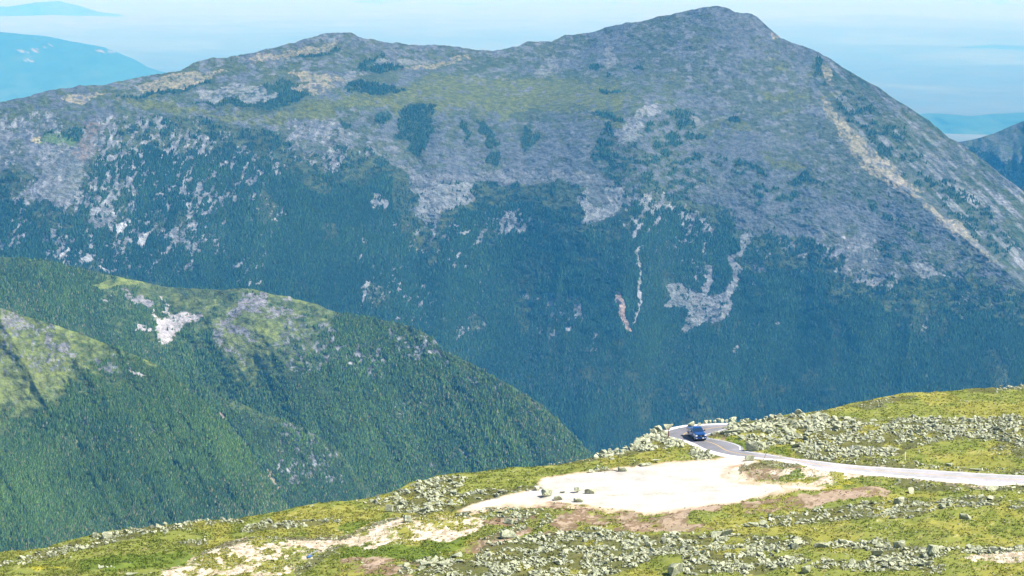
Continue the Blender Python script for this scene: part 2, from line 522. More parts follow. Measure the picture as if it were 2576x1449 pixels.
    # krummholz islands
    F = [t2([(210, 450), (300, 425), (470, 500), (400, 530), (250, 545), (60, 550), (120, 490)]), t2([(0, 650), (100, 610), (400, 640), (500, 680), (200, 700), (0, 690)]),
         t2([(420, 850), (500, 790), (700, 790), (660, 880), (690, 960), (650, 1040), (660, 1120), (600, 1180), (500, 1140), (520, 1070), (410, 1040), (440, 980), (420, 910)]),
         t2([(250, 880), (340, 840), (370, 870), (300, 945), (240, 930)]), t2([(860, 905), (930, 930), (985, 1010), (940, 1060), (920, 1110), (920, 1010), (880, 960)]),
         t2([(1010, 900), (1130, 950), (1180, 1040), (1215, 1090), (1120, 1125), (1080, 1040), (1040, 990)]), t2([(1110, 1150), (1200, 1140), (1222, 1200), (1180, 1250), (1085, 1210)]),
         t2([(1400, 950), (1490, 1000), (1400, 1130), (1345, 1140), (1370, 1040)]), t2([(0, 890), (65, 930), (50, 965), (0, 965)]), t2([(-60, 1090), (60, 1110), (20, 1170), (-60, 1160)]),
         t2([(1870, 480), (1945, 500), (1910, 545), (1865, 520)]), t2([(1920, 670), (2080, 685), (2150, 705), (2000, 712)]), t2([(1960, 560), (2030, 560), (2000, 600)]), t2([(2200, 520), (2330, 530), (2200, 540)]),
         t1([(1880, 700), (2100, 600), (2250, 640), (2330, 720), (2100, 830), (1700, 790), (1450, 780), (1650, 760)]), t1([(880, 730), (1100, 710), (1250, 680), (1500, 600), (1620, 610), (1350, 700), (1050, 740)]),
         t1([(2100, 420), (2400, 400), (2576, 370), (2576, 400), (2300, 440)]), t1([(540, 980), (640, 940), (620, 1060), (480, 1090), (330, 1070), (350, 1000)]),
         t3([(320, 905), (390, 890), (430, 935), (350, 940)]), t3([(340, 1200), (480, 1200), (560, 1250), (400, 1240)]), t3([(110, 1000), (190, 1010), (170, 1040), (120, 1030)]),
         t3([(720, 1370), (880, 1330), (990, 1340), (900, 1390)]), t2([(2450, 840), (2576, 830), (2680, 870), (2576, 900), (2440, 870)]), t2([(1800, 815), (2050, 860), (2190, 930), (1950, 880)])]
    for g in F:
        mm = ips(g)
        halo = inpoly(wx + (n1 - .5) * 60, wy + (n1 - .5) * 30 - 5, g) | inpoly(wx - (n1 - .5) * 60, wy + 5, g)
        mix(c, (halo & ~mm) * 0.75, C_OLIVE)
        mix(c, mm * 1.0, np.where(n2[..., None] > 0.6, C_OLIVE, C_FLOOR * 1.4)); forest = np.where(mm, 0.45 * smooth(n1, 0.3, 0.5), forest)
    # pale and tan screes
    P = [(t3([(1020, 735), (1090, 770), (1210, 890), (1300, 1000), (1380, 1070), (1480, 1140), (1590, 1240), (1690, 1340), (1800, 1449), (1600, 1420), (1370, 1270), (1240, 1130), (1160, 1000), (1090, 880)]), C_TAN * 1.1),
         (t6([(1650, 0), (1740, 0), (1850, 80), (1980, 180), (2130, 290), (2250, 400), (2340, 520), (2290, 550), (2180, 410), (2000, 310), (1900, 170), (1780, 70)]), C_TAN * 1.05),
         (t3([(1050, 500), (1110, 500), (1170, 620), (1120, 650)]), C_TAN), (t3([(640, 250), (740, 260), (760, 290), (680, 280)]), C_TAN),
         (t1([(1020, 640), (1180, 590), (1500, 540), (1720, 520), (1500, 640), (1250, 680), (1130, 715), (1080, 670)]), C_TAN), (t1([(460, 725), (600, 700), (780, 690), (610, 785), (480, 760)]), C_TAN * 1.1),
         (t1([(1480, 690), (1800, 630), (2060, 670), (2090, 745), (1900, 780), (1750, 740), (1500, 765)]), C_PALE * 0.95), (t1([(2150, 560), (2400, 540), (2576, 590), (2576, 650), (2370, 725), (2180, 665), (2300, 620)]), C_TAN),
         (t1([(1750, 430), (2100, 400), (2500, 330), (2576, 300), (2500, 380), (2100, 455), (1900, 475)]), C_TAN * 0.9), (t2([(0, 560), (120, 530), (200, 560), (60, 620), (0, 640)]), C_PALE * .8),
         (t2([(480, 510), (700, 470), (900, 420), (980, 400), (1000, 440), (760, 500), (560, 530)]), C_TAN * 0.9), (t2([(240, 460), (700, 440), (640, 480), (260, 500)]), C_PALE * .75),
         (t1([(250, 1030), (310, 1030), (330, 1070), (280, 1090)]), np.array([0.4, 0.37, 0.22])),
         (t1([(280, 1100), (540, 1090), (620, 1100), (700, 1150), (600, 1260), (620, 1500), (230, 1520), (320, 1300), (300, 1160)]), C_PALE * 0.72),
         (t1([(600, 1040), (640, 920), (740, 880), (770, 940), (700, 1060), (700, 1150), (600, 1240), (560, 1150)]), C_PINK * 0.55),
         (t2([(1440, 510), (1600, 410), (1650, 560), (1500, 590)]), C_PALE * 0.8), (t2([(1940, 460), (2040, 340), (2110, 450), (2000, 510)]), C_PALE * 0.8),
         (t2([(2060, 1010), (2180, 900), (2250, 820), (2380, 770), (2410, 840), (2260, 900), (2300, 950), (2220, 1060), (2110, 1060)]), C_PALE * 0.9),
         (t3([(0, 835), (150, 920), (380, 870), (520, 850), (300, 910), (100, 965)]), C_PALE * 0.75), (t2([(120, 1060), (250, 1130), (420, 1230), (560, 1290), (650, 1400), (540, 1350), (300, 1190)]), C_PALE * .7),
         (t2([(0, 960), (100, 980), (160, 1030), (0, 1090)]), C_PALE * .7), (t2([(500, 1300), (900, 1320), (1300, 1280), (1900, 1300), (1920, 1390), (1400, 1380), (900, 1380), (600, 1420)]), C_PALE * .66)]
    for g, cc in P:
        mg = ips(g); mix(c, mg * smooth(n2 + 0.5 * (n1 - .5), 0.32, 0.56) * 0.66, cc); forest = np.where(mg, 0, forest)
    # grey screes reaching down into the woods
    R = [t5([(540, -20), (700, -40), (1000, -60), (990, 80), (850, 130), (720, 190), (600, 160)]), t5([(1740, 50), (1850, -20), (1870, 80), (1990, 120), (2010, -40), (2140, -40), (2110, 130), (1950, 215), (1840, 225), (1830, 150)]),
         t5([(2480, 690), (2576, 680), (2640, 750), (2690, 760), (2730, 660), (2785, 560), (2835, 560), (2800, 660), (2790, 720), (2750, 800), (2830, 800), (2900, 710), (2950, 640), (2925, 560), (2975, 440), (3010, 320), (3110, 315), (3050, 410), (2995, 520), (2985, 640), (2965, 740), (2945, 820), (2935, 930), (2850, 965), (2720, 1000), (2650, 1040), (2565, 1085), (2580, 980), (2610, 900), (2560, 860), (2450, 870)]),
         t6([(540, 570), (620, 535), (625, 600), (560, 605)]), t6([(370, 1210), (450, 1125), (440, 1170), (390, 1215)]), t6([(685, 985), (720, 965), (720, 1000)]), t5([(860, 310), (960, 285), (940, 325)]),
         t5([(1040, 275), (1090, 255), (1070, 380), (990, 385)]), t5([(200, 60), (260, 0), (350, 60), (340, 110), (230, 90)]),
         t6([(1710, 560), (1800, 520), (1960, 610), (2020, 640), (1800, 630)]), t6([(1390, 680), (1450, 590), (1440, 680), (1400, 730)])]
    for g in R:
        m2 = ips(g) & (n2 + 0.35 * (n1 - .5) > 0.34)
        mix(c, m2 * 0.92, C_PALE * 0.78)
        hal = ip(g) & ~m2 & (n1 > .45); mix(c, hal * .7, C_OLIVE); forest = np.where(hal, 0.2, forest); forest = np.where(m2, 0, forest)
    thin = [(t5([(2250, 250), (2215, 290), (2200, 350), (2225, 350), (2240, 290), (2262, 262)]), C_PALE), (t5([(2270, 405), (2215, 430), (2225, 500), (2252, 600), (2232, 750), (2245, 840), (2228, 900), (2195, 1000), (2220, 990), (2250, 900), (2262, 830), (2255, 750), (2270, 600), (2245, 500), (2240, 440)]), C_PALE * 1.05),
            (t5([(2070, 740), (2105, 750), (2138, 880), (2160, 990), (2190, 1060), (2155, 1050), (2105, 960), (2088, 850), (2062, 790)]), C_PINK * 0.85),
            (t5([(1540, 860), (1600, 750), (1600, 840), (1555, 880)]), C_PALE * .8), (t5([(1685, 1030), (1740, 1015), (1745, 1045), (1700, 1045)]), C_PALE * 1.2), (t5([(1575, 1070), (1620, 1040), (1600, 1085), (1580, 1090)]), C_PALE),
            (t4([(800, 30), (840, 60), (860, 160), (845, 170), (830, 110)]), C_PALE * 1.1), (t4([(870, 250), (950, 220), (960, 260), (900, 320), (880, 310)]), C_PALE * 1.5), (t4([(450, 480), (520, 410), (525, 440), (465, 490)]), C_PALE * 1.4),
            (t4([(740, 560), (790, 560), (820, 610), (780, 610)]), C_PALE * 1.5), (t4([(1040, 330), (1160, 270), (1120, 350), (1080, 430), (1040, 400)]), C_PALE * 1.1), (t4([(600, 500), (680, 460), (700, 510), (650, 540)]), C_PALE),
            (t4([(680, 130), (740, 90), (780, 130), (730, 180), (680, 160)]), C_PALE * .9), (t4([(820, 20), (850, 0), (875, 50), (850, 70)]), C_PALE * .8), (t4([(1290, 330), (1340, 290), (1350, 360), (1310, 420)]), C_PALE * .9)]
    wx2 = px + (fbm(px / 9, py / 9, 3, 81) - 0.5) * 14; wy2 = py + (fbm(px / 9, py / 9, 3, 83) - 0.5) * 10
    for g, cc in thin:
        m2 = inpoly(wx2, wy2, g)
        mix(c, m2 * 1.0, cc); forest = np.where(m2, 0, forest)
    # rocky outcrops sprinkled through the left cliffs and upper woods
    fl = fbm((px + py * 0.3) / 9, py / 13, 5, 91, 0.68) + (fbm(px / 60, py / 60, 3, 93) - 0.55) * 0.45
    dens = np.zeros(px.shape)
    for pts, d in [([(-200, 290), (80, 285), (240, 300), (240, 420), (80, 500), (60, 640), (-200, 640)], 0.49), ([(255, 290), (480, 290), (560, 400), (560, 600), (480, 690), (100, 690), (120, 560), (230, 420)], 0.505),
                   ([(480, 300), (720, 330), (740, 500), (650, 720), (480, 720)], 0.40), ([(700, 300), (840, 300), (960, 380), (840, 420), (740, 420)], 0.52),
                   ([(1250, 520), (1360, 520), (1360, 590), (1250, 590)], 0.55), ([(1500, 500), (1700, 480), (1800, 560), (1780, 720), (1620, 640)], 0.44), ([(1330, 740), (1440, 740), (1520, 870), (1380, 900)], 0.42),
                   ([(2040, 590), (2220, 600), (2210, 720), (2080, 680)], 0.52), ([(1860, 590), (2100, 590), (2050, 700), (1880, 720)], 0.42), ([(900, 560), (1240, 560), (1240, 900), (900, 800)], 0.36),
                   ([(2200, 640), (2560, 720), (2560, 820), (2250, 830)], 0.38)]:
        dens = np.maximum(dens, inpoly(wx, wy, pts) * d)
    m2 = (fl > (1.045 - dens)) & (dens > 0)
    tone = (0.42 + 0.75 * vnoise(px / 8, py / 8, 95) ** 1.6)[..., None]
    c = np.where(m2[..., None], C_PALE * 0.95 * tone, c); forest = np.where(m2, 0, forest)
    # bright green avalanche fan
    m2 = ip(t1([(330, 1070), (420, 1020), (560, 1060), (520, 1090), (340, 1085)]))
    mix(c, m2 * 0.6, np.array([0.09, 0.15, 0.03])); forest = np.where(m2, 0, forest)
    main_paint.forest = forest
    return np.clip(c, 0.005, 0.95)


mt, PXm, PYm, Vm, Cm = ridge_surface('mountain', SKY_MAIN, 1330, -220, 2800, 2.2, 560, ([-220, 400, 868, 1240, 1800, 2300, 2800], [4900, 5200, 5500, 5600, 5700, 5300, 4700]),
                                     main_slope, main_relief, main_paint, M['mountain'], jag=3.4)
tag(mt, kind='structure')
Fm = main_paint.forest


# distant shoulder at the right edge
def side_paint(px, py):
    c = np.empty(px.shape + (3,)); c[:] = C_ROCK * 0.9
    n1 = fbm((px + py) / 16, (py - px * .5) / 9, 5, 61, 0.65)
    mix(c, (n1 > 0.46) * 0.9, C_OLIVE)
    n = inpoly(px, py + (n1 - .5) * 40, [(2400, 375), (2460, 372), (2520, 400), (2600, 420), (2900, 430), (2900, 900), (2400, 900)])
    mix(c, (n & (n1 > 0.40)) * 1.0, C_FLOOR)
    side_paint.forest = n * (n1 > 0.40) * 1.0
    return c


sd, PXs, PYs, Vs, _ = ridge_surface('mountain', [(2300, 400), (2360, 372), (2410, 357), (2430, 354), (2460, 348), (2500, 336), (2540, 318), (2576, 304), (2650, 280), (2800, 250), (3000, 240)], 820, 2300, 3000, 3, 200,
                                    ([2300, 3000], [7200, 6600]), lambda px, py: np.full(px.shape, 0.5), lambda px, py, Y: (fbm(px / 60, py / 90, 4, 97) - 0.5) * 160, side_paint, M['mountain'], jag=1.0)
tag(sd, kind='structure')


# ------------------------------------------------------------------ nearer spurs on the left
def spur_relief(seed, amp, lean):
    def f(px, py, Y):
        q_ = (fbm((px - py * lean) / 230, py / 900, 2, seed + 9) - 0.5) * 62
        r = -(1 - np.abs(2 * fbm((px - py * lean) / 95, py / 700, 3, seed) - 1) - 0.75) * amp
        r += (fbm((px - py * lean) / 30, py / 90, 3, seed + 3) - 0.5) * amp * 0.35
        r += (fbm(px / 12, py / 12, 3, seed + 5) - 0.5) * 5
        return r + q_
    return f


def spur_paint(treeline, screes, flecks, seed, brights=(), sky=None):
    def f(px, py):
        wx = px + (fbm(px / 34, py / 26, 6, seed, .66) - 0.5) * 60
        wy = py + (fbm(px / 34, py / 26, 6, seed + 7, .66) - 0.5) * 44
        n1 = fbm(px / 16, py / 9, 5, seed + 11, 0.65); n2 = fbm(px / 6, py / 4, 4, seed + 13, 0.7)
        c = np.empty(px.shape + (3,)); c[:] = C_FLOOR * np.array([2.2, 2.0, 1.6])
        forest = np.ones(px.shape)
        soft = 0
        for q in (-14, 0, 16, 36, 60, 90, 125, 170): soft = soft + inpoly(wx, wy - q, treeline) / 8.0
        soft = np.clip(soft + (n1 - 0.5) * 1.1 * (soft > 0) * (soft < 0.99), 0, 1)
        tl = soft > 0.62
        mid_ = np.array([0.066, 0.098, 0.030]) * (0.75 + 0.5 * n1)[..., None]
        mk = smooth(soft, 0.05, 0.45)[..., None]
        c = c * (1 - mk) + mid_ * mk
        cb = np.array([0.145, 0.180, 0.042]) * (0.7 + 0.6 * fbm(px / 40, py / 16, 5, seed + 17, .6))[..., None]
        mk = smooth(soft, 0.45, 0.85)[..., None]
        c = c * (1 - mk) + cb * mk
        mix(c, (tl & (n2 > 0.62)) * 0.5, C_ROCK * 1.6)
        forest = np.clip(1.0 - smooth(soft, 0.0, 0.55), 0, 1)
        bare = smooth(fbm(px / 50, py / 60, 4, seed + 31), 0.52, 0.66) * 0.6
        mix(c, bare * (soft < 0.3), np.array([0.040, 0.058, 0.020])); forest = forest * (1 - bare)
        if sky is not None:
            sp_ = np.asarray(sky, float)
            dsk = py - np.interp(px, sp_[:, 0], sp_[:, 1])
            rim = smooth(dsk + (n1 - 0.5) * 50, 34, 8)
            mix(c, rim * 0.8, np.array([0.085, 0.115, 0.035])); forest = forest * (1 - 0.5 * rim)
        wxq = px + (wx - px) * 0.35; wyq = py + (wy - py) * 0.35
        for b in brights:
            m = inpoly(wxq, wyq, b) * smooth(n1, 0.3, 0.55); mix(c, m * 0.6, np.array([0.20, 0.25, 0.055])); forest = np.where(m, 0, forest)
        for g, cc, th in screes:
            m = inpoly(wx, wy, g) & (n2 > th)
            c = np.where(m[..., None], cc * (0.8 + 0.4 * n1)[..., None], c); forest = np.where(m, 0, forest)
        fl = fbm(px / 8, py / 11, 5, seed + 19, 0.68)
        for g, d in flecks:
            m = inpoly(wx, wy, g) & (fl > 1.03 - d)
            c = np.where(m[..., None], C_PALE * (0.3 + 1.0 * vnoise(px / 7, py / 7, 5) ** 1.5)[..., None], c); forest = np.where(m, 0, forest)
        f.forest = forest
        return np.clip(c, 0.005, 0.95)
    return f


GREY = np.array([0.22, 0.22, 0.24]); LIGHT = np.array([0.36, 0.35, 0.36])
SK_pA = [(-260, 610), (-100, 632), (0, 645), (120, 655), (240, 685), (310, 698), (420, 722), (500, 727), (560, 729), (610, 725), (640, 728), (690, 742), (730, 746), (740, 752), (800, 765), (820, 777), (850, 786), (940, 800), (1030, 820),
                                              (1070, 838), (1095, 855), (1110, 880), (1140, 893), (1200, 922), (1260, 958), (1300, 978), (1350, 1010), (1400, 1052), (1440, 1090), (1470, 1125), (1500, 1148), (1560, 1210), (1700, 1340), (1900, 1500)]
pA = spur_paint([(230, 700), (300, 660), (560, 690), (640, 690), (760, 720), (860, 760), (840, 800), (800, 830), (700, 850), (640, 880), (590, 900), (560, 860), (540, 800), (500, 790), (440, 770), (380, 745), (300, 735)],
                [(t4([(900, 720), (960, 740), (1100, 790), (1150, 850), (1080, 870), (1000, 800)]), GREY, 0.38), (t4([(1180, 790), (1260, 840), (1340, 910), (1400, 930), (1480, 920), (1500, 960), (1400, 1000), (1330, 1080), (1250, 1140), (1160, 1060), (1180, 1000), (1120, 890), (1200, 960), (1300, 930)]), LIGHT, 0.30),
                 (t4([(1030, 1000), (1090, 1000), (1140, 1050), (1140, 1090), (1050, 1040)]), LIGHT, 0.38), (t4([(1850, 740), (2030, 760), (2000, 850), (1980, 900), (1800, 930), (1760, 960), (1860, 1040), (1890, 1130), (1800, 1070), (1700, 1020), (1640, 980), (1740, 920), (1800, 840)]), GREY, 0.40),
                 (t4([(1620, 1010), (1700, 1040), (1680, 1150), (1830, 1250), (1820, 1290), (1640, 1150), (1620, 1100)]), GREY, 0.46), (t4([(2040, 850), (2250, 900), (2330, 910), (2200, 960), (2000, 960)]), GREY, 0.5),
                 (t4([(2130, 780), (2200, 790), (2220, 830), (2150, 830)]), GREY, 0.4), (t4([(800, 780), (860, 790), (860, 800), (800, 800)]), GREY, 0.4), (t4([(860, 1050), (910, 1060), (900, 1075), (860, 1070)]), GREY, 0.4)],
                [(t4([(2200, 950), (2450, 980), (2900, 1200), (2950, 1500), (2500, 1300), (2250, 1400), (2050, 1150)]), 0.46), (t5([(350, 1040), (700, 1080), (800, 1250), (820, 1320), (600, 1260), (440, 1230), (340, 1120)]), 0.50),
                 (t5([(0, 1000), (300, 1000), (250, 1300), (0, 1300)]), 0.37), (r2([(200, 100), (1500, 150), (1800, 300), (1800, 500), (900, 700), (300, 600)]), 0.33), (t5([(800, 1300), (1100, 1400), (1200, 1500), (900, 1449)]), 0.42)],
                101, sky=SK_pA, brights=[t4([(1850, 720), (2100, 760), (2400, 850), (2300, 850), (2050, 790)]), t4([(700, 700), (900, 640), (1100, 690), (900, 700), (760, 740)])])
spA, PXa, PYa, Va, _ = ridge_surface('ridge', SK_pA, 1470, -260, 1800, 2.5, 420,
                                     ([-260, 600, 1100, 1800], [3500, 3350, 3150, 2900]), lambda px, py: 0.55 + 0.25 * smooth(py, 800, 950) + (fbm(px / 200, py / 150, 3, 121) - .5) * .2, spur_relief(103, 12, 0.55), pA, M['mountain'], back_slope=0.5, pad_back=600, jag=1.6)
tag(spA, kind='structure'); Fa = pA.forest

SK_pC = [(150, 1000), (300, 960), (400, 955), (480, 965), (520, 983), (560, 1000), (600, 1012), (660, 1040), (700, 1052), (730, 1062), (770, 1078), (800, 1098), (830, 1118), (860, 1140), (885, 1180), (910, 1215), (940, 1250), (1000, 1330), (1120, 1500), (1200, 1600)]
pC = spur_paint([(0, 0), (1, 0), (1, 1)], [(r1([(2010, 620), (2040, 640), (2130, 790), (2110, 800), (2050, 740)]), C_TAN * 1.2, 0.3), (r1([(1630, 200), (1710, 240), (1700, 275), (1640, 230)]), C_PINK, .3), (r1([(1700, 850), (1740, 860), (1750, 910), (1710, 890)]), LIGHT, .35)],
                [(r1([(2100, 300), (2500, 330), (2650, 550), (2600, 750), (2150, 740), (2080, 500)]), 0.43), (r1([(1500, 700), (1900, 750), (1900, 1000), (1600, 1000)]), 0.40)], 141, sky=SK_pC,
                brights=[r1([(1470, 130), (1500, 110), (1590, 230), (1540, 220)])])
spC, PXc, PYc, Vc, _ = ridge_surface('ridge', SK_pC,
                                     1560, 150, 1130, 2.5, 260, ([150, 1200], [3050, 2850]), lambda px, py: np.full(px.shape, 0.75), spur_relief(143, 12, 0.65), pC, M['mountain'], back_slope=0.6, pad_back=400, jag=1.6)
tag(spC, kind='structure'); Fc = pC.forest

SK_pB = [(-260, 700), (-100, 745), (0, 774), (40, 787), (80, 800), (130, 815), (200, 838), (230, 851), (300, 877), (340, 893), (400, 920), (440, 948), (480, 985), (520, 1020), (560, 1055), (600, 1095), (640, 1150), (680, 1210), (720, 1268), (800, 1390), (900, 1540)]
pB = spur_paint([(-300, 700), (0, 700), (250, 800), (330, 860), (400, 900), (420, 935), (330, 905), (250, 900), (180, 905), (150, 960), (60, 980), (0, 1000), (-300, 1000)],
                [(t4([(0, 890), (150, 940), (240, 990), (200, 1060), (60, 1060), (0, 1000)]), GREY, 0.46), (t4([(340, 1070), (420, 1090), (400, 1180), (350, 1130)]), GREY, 0.45), (t4([(460, 1160), (520, 1150), (530, 1230), (480, 1240)]), GREY, 0.35),
                 (t4([(980, 1300), (1080, 1390), (1070, 1400), (1000, 1350)]), LIGHT * 1.1, 0.2), (t4([(190, 1245), (290, 1250), (280, 1275), (200, 1270)]), GREY, .4)],
                [(t4([(740, 1240), (860, 1260), (880, 1370), (760, 1350)]), 0.52), (t4([(0, 950), (550, 1000), (560, 1350), (0, 1350)]), 0.43), (r1([(200, 300), (1200, 200), (1400, 500), (700, 700), (200, 700)]), 0.32)], 161, sky=SK_pB,
                brights=[t4([(0, 870), (260, 945), (500, 1015), (800, 1125), (860, 1170), (780, 1160), (600, 1130), (450, 1075), (200, 1010), (0, 960)]), t4([(1060, 1210), (1120, 1235), (1220, 1300), (1190, 1330), (1080, 1270)])])
spB, PXb, PYb, Vb, _ = ridge_surface('ridge', SK_pB,
                                     1600, -260, 900, 2.5, 330, ([-260, 900], [2700, 2450]), lambda px, py: 0.6 + 0.2 * smooth(py, 900, 1000), spur_relief(163, 12, 0.6), pB, M['mountain'], back_slope=0.6, pad_back=400, jag=1.6)
tag(spB, kind='structure'); Fb = pB.forest


# ------------------------------------------------------------------ forest: hundreds of thousands of small conifers in one object
def scatter_trees(name, PX, PY, V, F, n, hmin, hmax, label, visible=None, seed=1, tone=(1.35, 1.60, 0.92)):
    r = np.random.default_rng(seed)
    R, C = PX.shape
    e1 = V[1:, :-1] - V[:-1, :-1]; e2 = V[:-1, 1:] - V[:-1, :-1]
    area = np.linalg.norm(np.cross(e1, e2), axis=-1)
    w = area * np.clip(F[:-1, :-1], 0, 1)
    if visible is not None: w = w * visible(PX[:-1, :-1], PY[:-1, :-1])
    cdf = np.cumsum(w.ravel()); cdf /= cdf[-1]
    idx = np.searchsorted(cdf, r.random(n))
    i, j = idx // (C - 1), idx % (C - 1)
    a, b = r.random(n), r.random(n)
    P = V[i, j] + e1[i, j] * a[:, None] + e2[i, j] * b[:, None]
    H = hmin + (hmax - hmin) * r.random(n) ** 1.5
    big = fbm(P[:, 0] / 60, P[:, 2] / 40, 3, seed + 50)
    H *= 0.7 + 0.6 * big
    Wd = H * (0.22 + 0.14 * r.random(n))
    k = 5
    ang = r.random(n)[:, None] * 6.28 + np.arange(k)[None] * 2 * math.pi / k
    rad = Wd[:, None] * (0.75 + 0.5 * r.random((n, k)))
    ring = np.stack([P[:, 0, None] + np.cos(ang) * rad, P[:, 1, None] + np.sin(ang) * rad, P[:, 2, None] + 0.06 * H[:, None] + 0.10 * H[:, None] * r.random((n, k))], -1)
    tip = P + np.stack([r.normal(0, 0.04, n) * H, r.normal(0, 0.04, n) * H, H], -1)
    Vt = np.concatenate([ring, tip[:, None]], 1)
    base = (np.arange(n) * (k + 1))[:, None]
    fs = []
    for q in range(k):
        fs.append(np.concatenate([base + q, base + (q + 1) % k, base + k], 1))
    Fc_ = np.stack(fs, 1).reshape(-1, 3)
    g = fbm(P[:, 0] / 90, P[:, 2] / 60, 4, seed + 60)
    t = np.clip(g * 1.4 - 0.2 + r.normal(0, 0.32, n), 0, 1)[:, None]
    col = np.array([0.022, 0.042, 0.024]) * (1 - t) + np.array([0.062, 0.095, 0.030]) * t
    lum = (0.68 + 0.64 * r.random(n))[:, None]
    col = col * lum
    dead = r.random(n) < (0.05 + 0.16 * smooth(fbm(P[:, 0] / 130, P[:, 2] / 90, 3, seed + 70), 0.5, 0.7))
    col[dead] = np.array([0.10, 0.09, 0.085]) * lum[dead]
    col *= np.array(tone)
    colv = np.repeat(col[:, None], k + 1, 1)
    o = make_mesh(name, Vt.reshape(-1, 3), Fc_, M['tree'], colv.reshape(-1, 3))
    tag(o, label, 'forest', kind='stuff')
    return o


scatter_trees('forest', PXm, PYm, Vm, Fm, 240000, 3.0, 7.5, 'dark blue-green conifer forest covering the lower slopes of the big grey mountain', lambda x, y: (y < 1240) & (x > -120) & (x < 2700), seed=3, tone=(0.50, 0.78, 0.62))
scatter_trees('forest', PXs, PYs, Vs, side_paint.forest, 9000, 3.5, 8.0, 'conifer woods on the distant shoulder at the right edge', lambda x, y: (y < 560) & (x < 2680), seed=4, tone=(0.4, 0.6, 0.6))
scatter_trees('forest', PXa, PYa, Va, Fa, 150000, 1.8, 4.6, 'green conifer forest on the middle ridge with the grey scree patches', lambda x, y: (x > -120) & (x < 1620) & (y < 1420), seed=5)
scatter_trees('forest', PXc, PYc, Vc, Fc, 42000, 1.8, 4.4, 'conifer forest on the low ridge between the two left ridges', lambda x, y: (y < 1420), seed=6)
scatter_trees('forest', PXb, PYb, Vb, Fb, 105000, 1.6, 4.0, 'green conifer forest on the nearest ridge at the left edge', lambda x, y: (x > -120) & (y < 1450), seed=8)

# ------------------------------------------------------------------ foreground hillside
GB, GC = 0.04, 0.0
_ux, _uz = pdir(1760, 1108)
GA = 395.0 * (_uz - GB * _ux)      # plane z = GA + GB*X passes the truck at 395 m


def ground_pt(px, py):
    ux, uz = pdir(px, py)
    Y = GA / (uz - GB * ux)
    return ux * Y, Y


SKY_FG = [(-400, 1450), (0, 1386), (100, 1378), (220, 1352), (262, 1340), (400, 1325), (500, 1312), (600, 1300), (700, 1285), (860, 1262), (930, 1250), (990, 1236), (1040, 1215), (1100, 1196), (1140, 1192), (1200, 1185), (1300, 1175), (1390, 1166),
          (1500, 1150), (1560, 1142), (1600, 1128), (1640, 1108), (1670, 1085), (1700, 1076), (1740, 1072), (1800, 1069), (1840, 1066), (1880, 1058), (1960, 1048), (2100, 1028), (2140, 1016), (2200, 1005), (2300, 990), (2350, 983), (2450, 980), (2540, 976), (2576, 970), (2700, 955), (2900, 940)]

# --- masks for the ground, painted in plan through the photo's layout
STEP = 4.0
mx = np.arange(-260, 2860, STEP); my = np.arange(900, 1700, STEP / 2)
MXg, MYg = np.meshgrid(mx, my)


def blur(a, n):
    for ax in (0, 1):
        k = np.ones(2 * n + 1) / (2 * n + 1)
        a = np.apply_along_axis(lambda v: np.convolve(np.pad(v, n, mode='edge'), k, mode='valid'), ax, a)
    return a


def lookup(arr, px, py):
    fx = np.clip((px - mx[0]) / STEP, 0, len(mx) - 1.001); fy = np.clip((py - my[0]) / (STEP / 2), 0, len(my) - 1.001)
    i = fx.astype(int); j = fy.astype(int); a = fx - i; b = fy - j
    return (arr[j, i] * (1 - a) + arr[j, i + 1] * a) * (1 - b) + (arr[j + 1, i] * (1 - a) + arr[j + 1, i + 1] * a) * b


# road edge lines (white lines); same number of samples on both sides
ROAD_L = z4([(1900, 168), (1750, 172), (1500, 182), (1250, 193), (1100, 203), (950, 213), (850, 232), (700, 262), (580, 296), (510, 330), (486, 362), (505, 388), (560, 410), (700, 440), (850, 480), (1000, 520), (1120, 568), (1200, 612), (1300, 660), (1450, 705), (1600, 745), (1800, 786), (1980, 815)]) + \
    r3([(500, 552), (620, 562), (760, 572), (860, 590), (930, 612), (1000, 630), (1100, 643), (1300, 660), (1500, 680), (1700, 700), (1900, 715), (2100, 730), (2300, 742), (2576, 752), (3000, 775), (3500, 810)])
ROAD_R = z4([(1900, 235), (1750, 255), (1650, 280), (1550, 315), (1450, 345), (1400, 355), (1345, 372), (1300, 382), (1265, 395), (1255, 408), (1265, 420), (1290, 430), (1340, 443), (1500, 478), (1700, 512), (1850, 550), (1950, 588), (2008, 620), (2016, 650), (2006, 680), (2060, 706), (2250, 740), (2576, 780)]) + \
    r3([(700, 545), (770, 556), (850, 568), (920, 576), (980, 582), (1050, 590), (1130, 601), (1320, 621), (1500, 634), (1700, 645), (1900, 657), (2100, 671), (2300, 683), (2576, 696), (3000, 715), (3500, 740)])
LOT = r2([(1530, 705), (1700, 680), (1900, 660), (2100, 635), (2300, 610), (2576, 588)]) + r3([(150, 570), (330, 552), (480, 552), (470, 580), (420, 608), (330, 640), (270, 680), (290, 712), (420, 735), (560, 755), (660, 790), (560, 830), (480, 870), (250, 900), (130, 920), (0, 932)]) + \
    r2([(2400, 952), (2200, 955), (2000, 930), (1850, 905), (1750, 900), (1600, 880), (1450, 885), (1250, 900), (1050, 930), (900, 965), (860, 960), (1000, 900), (1200, 850), (1350, 810), (1490, 775), (1480, 740)])

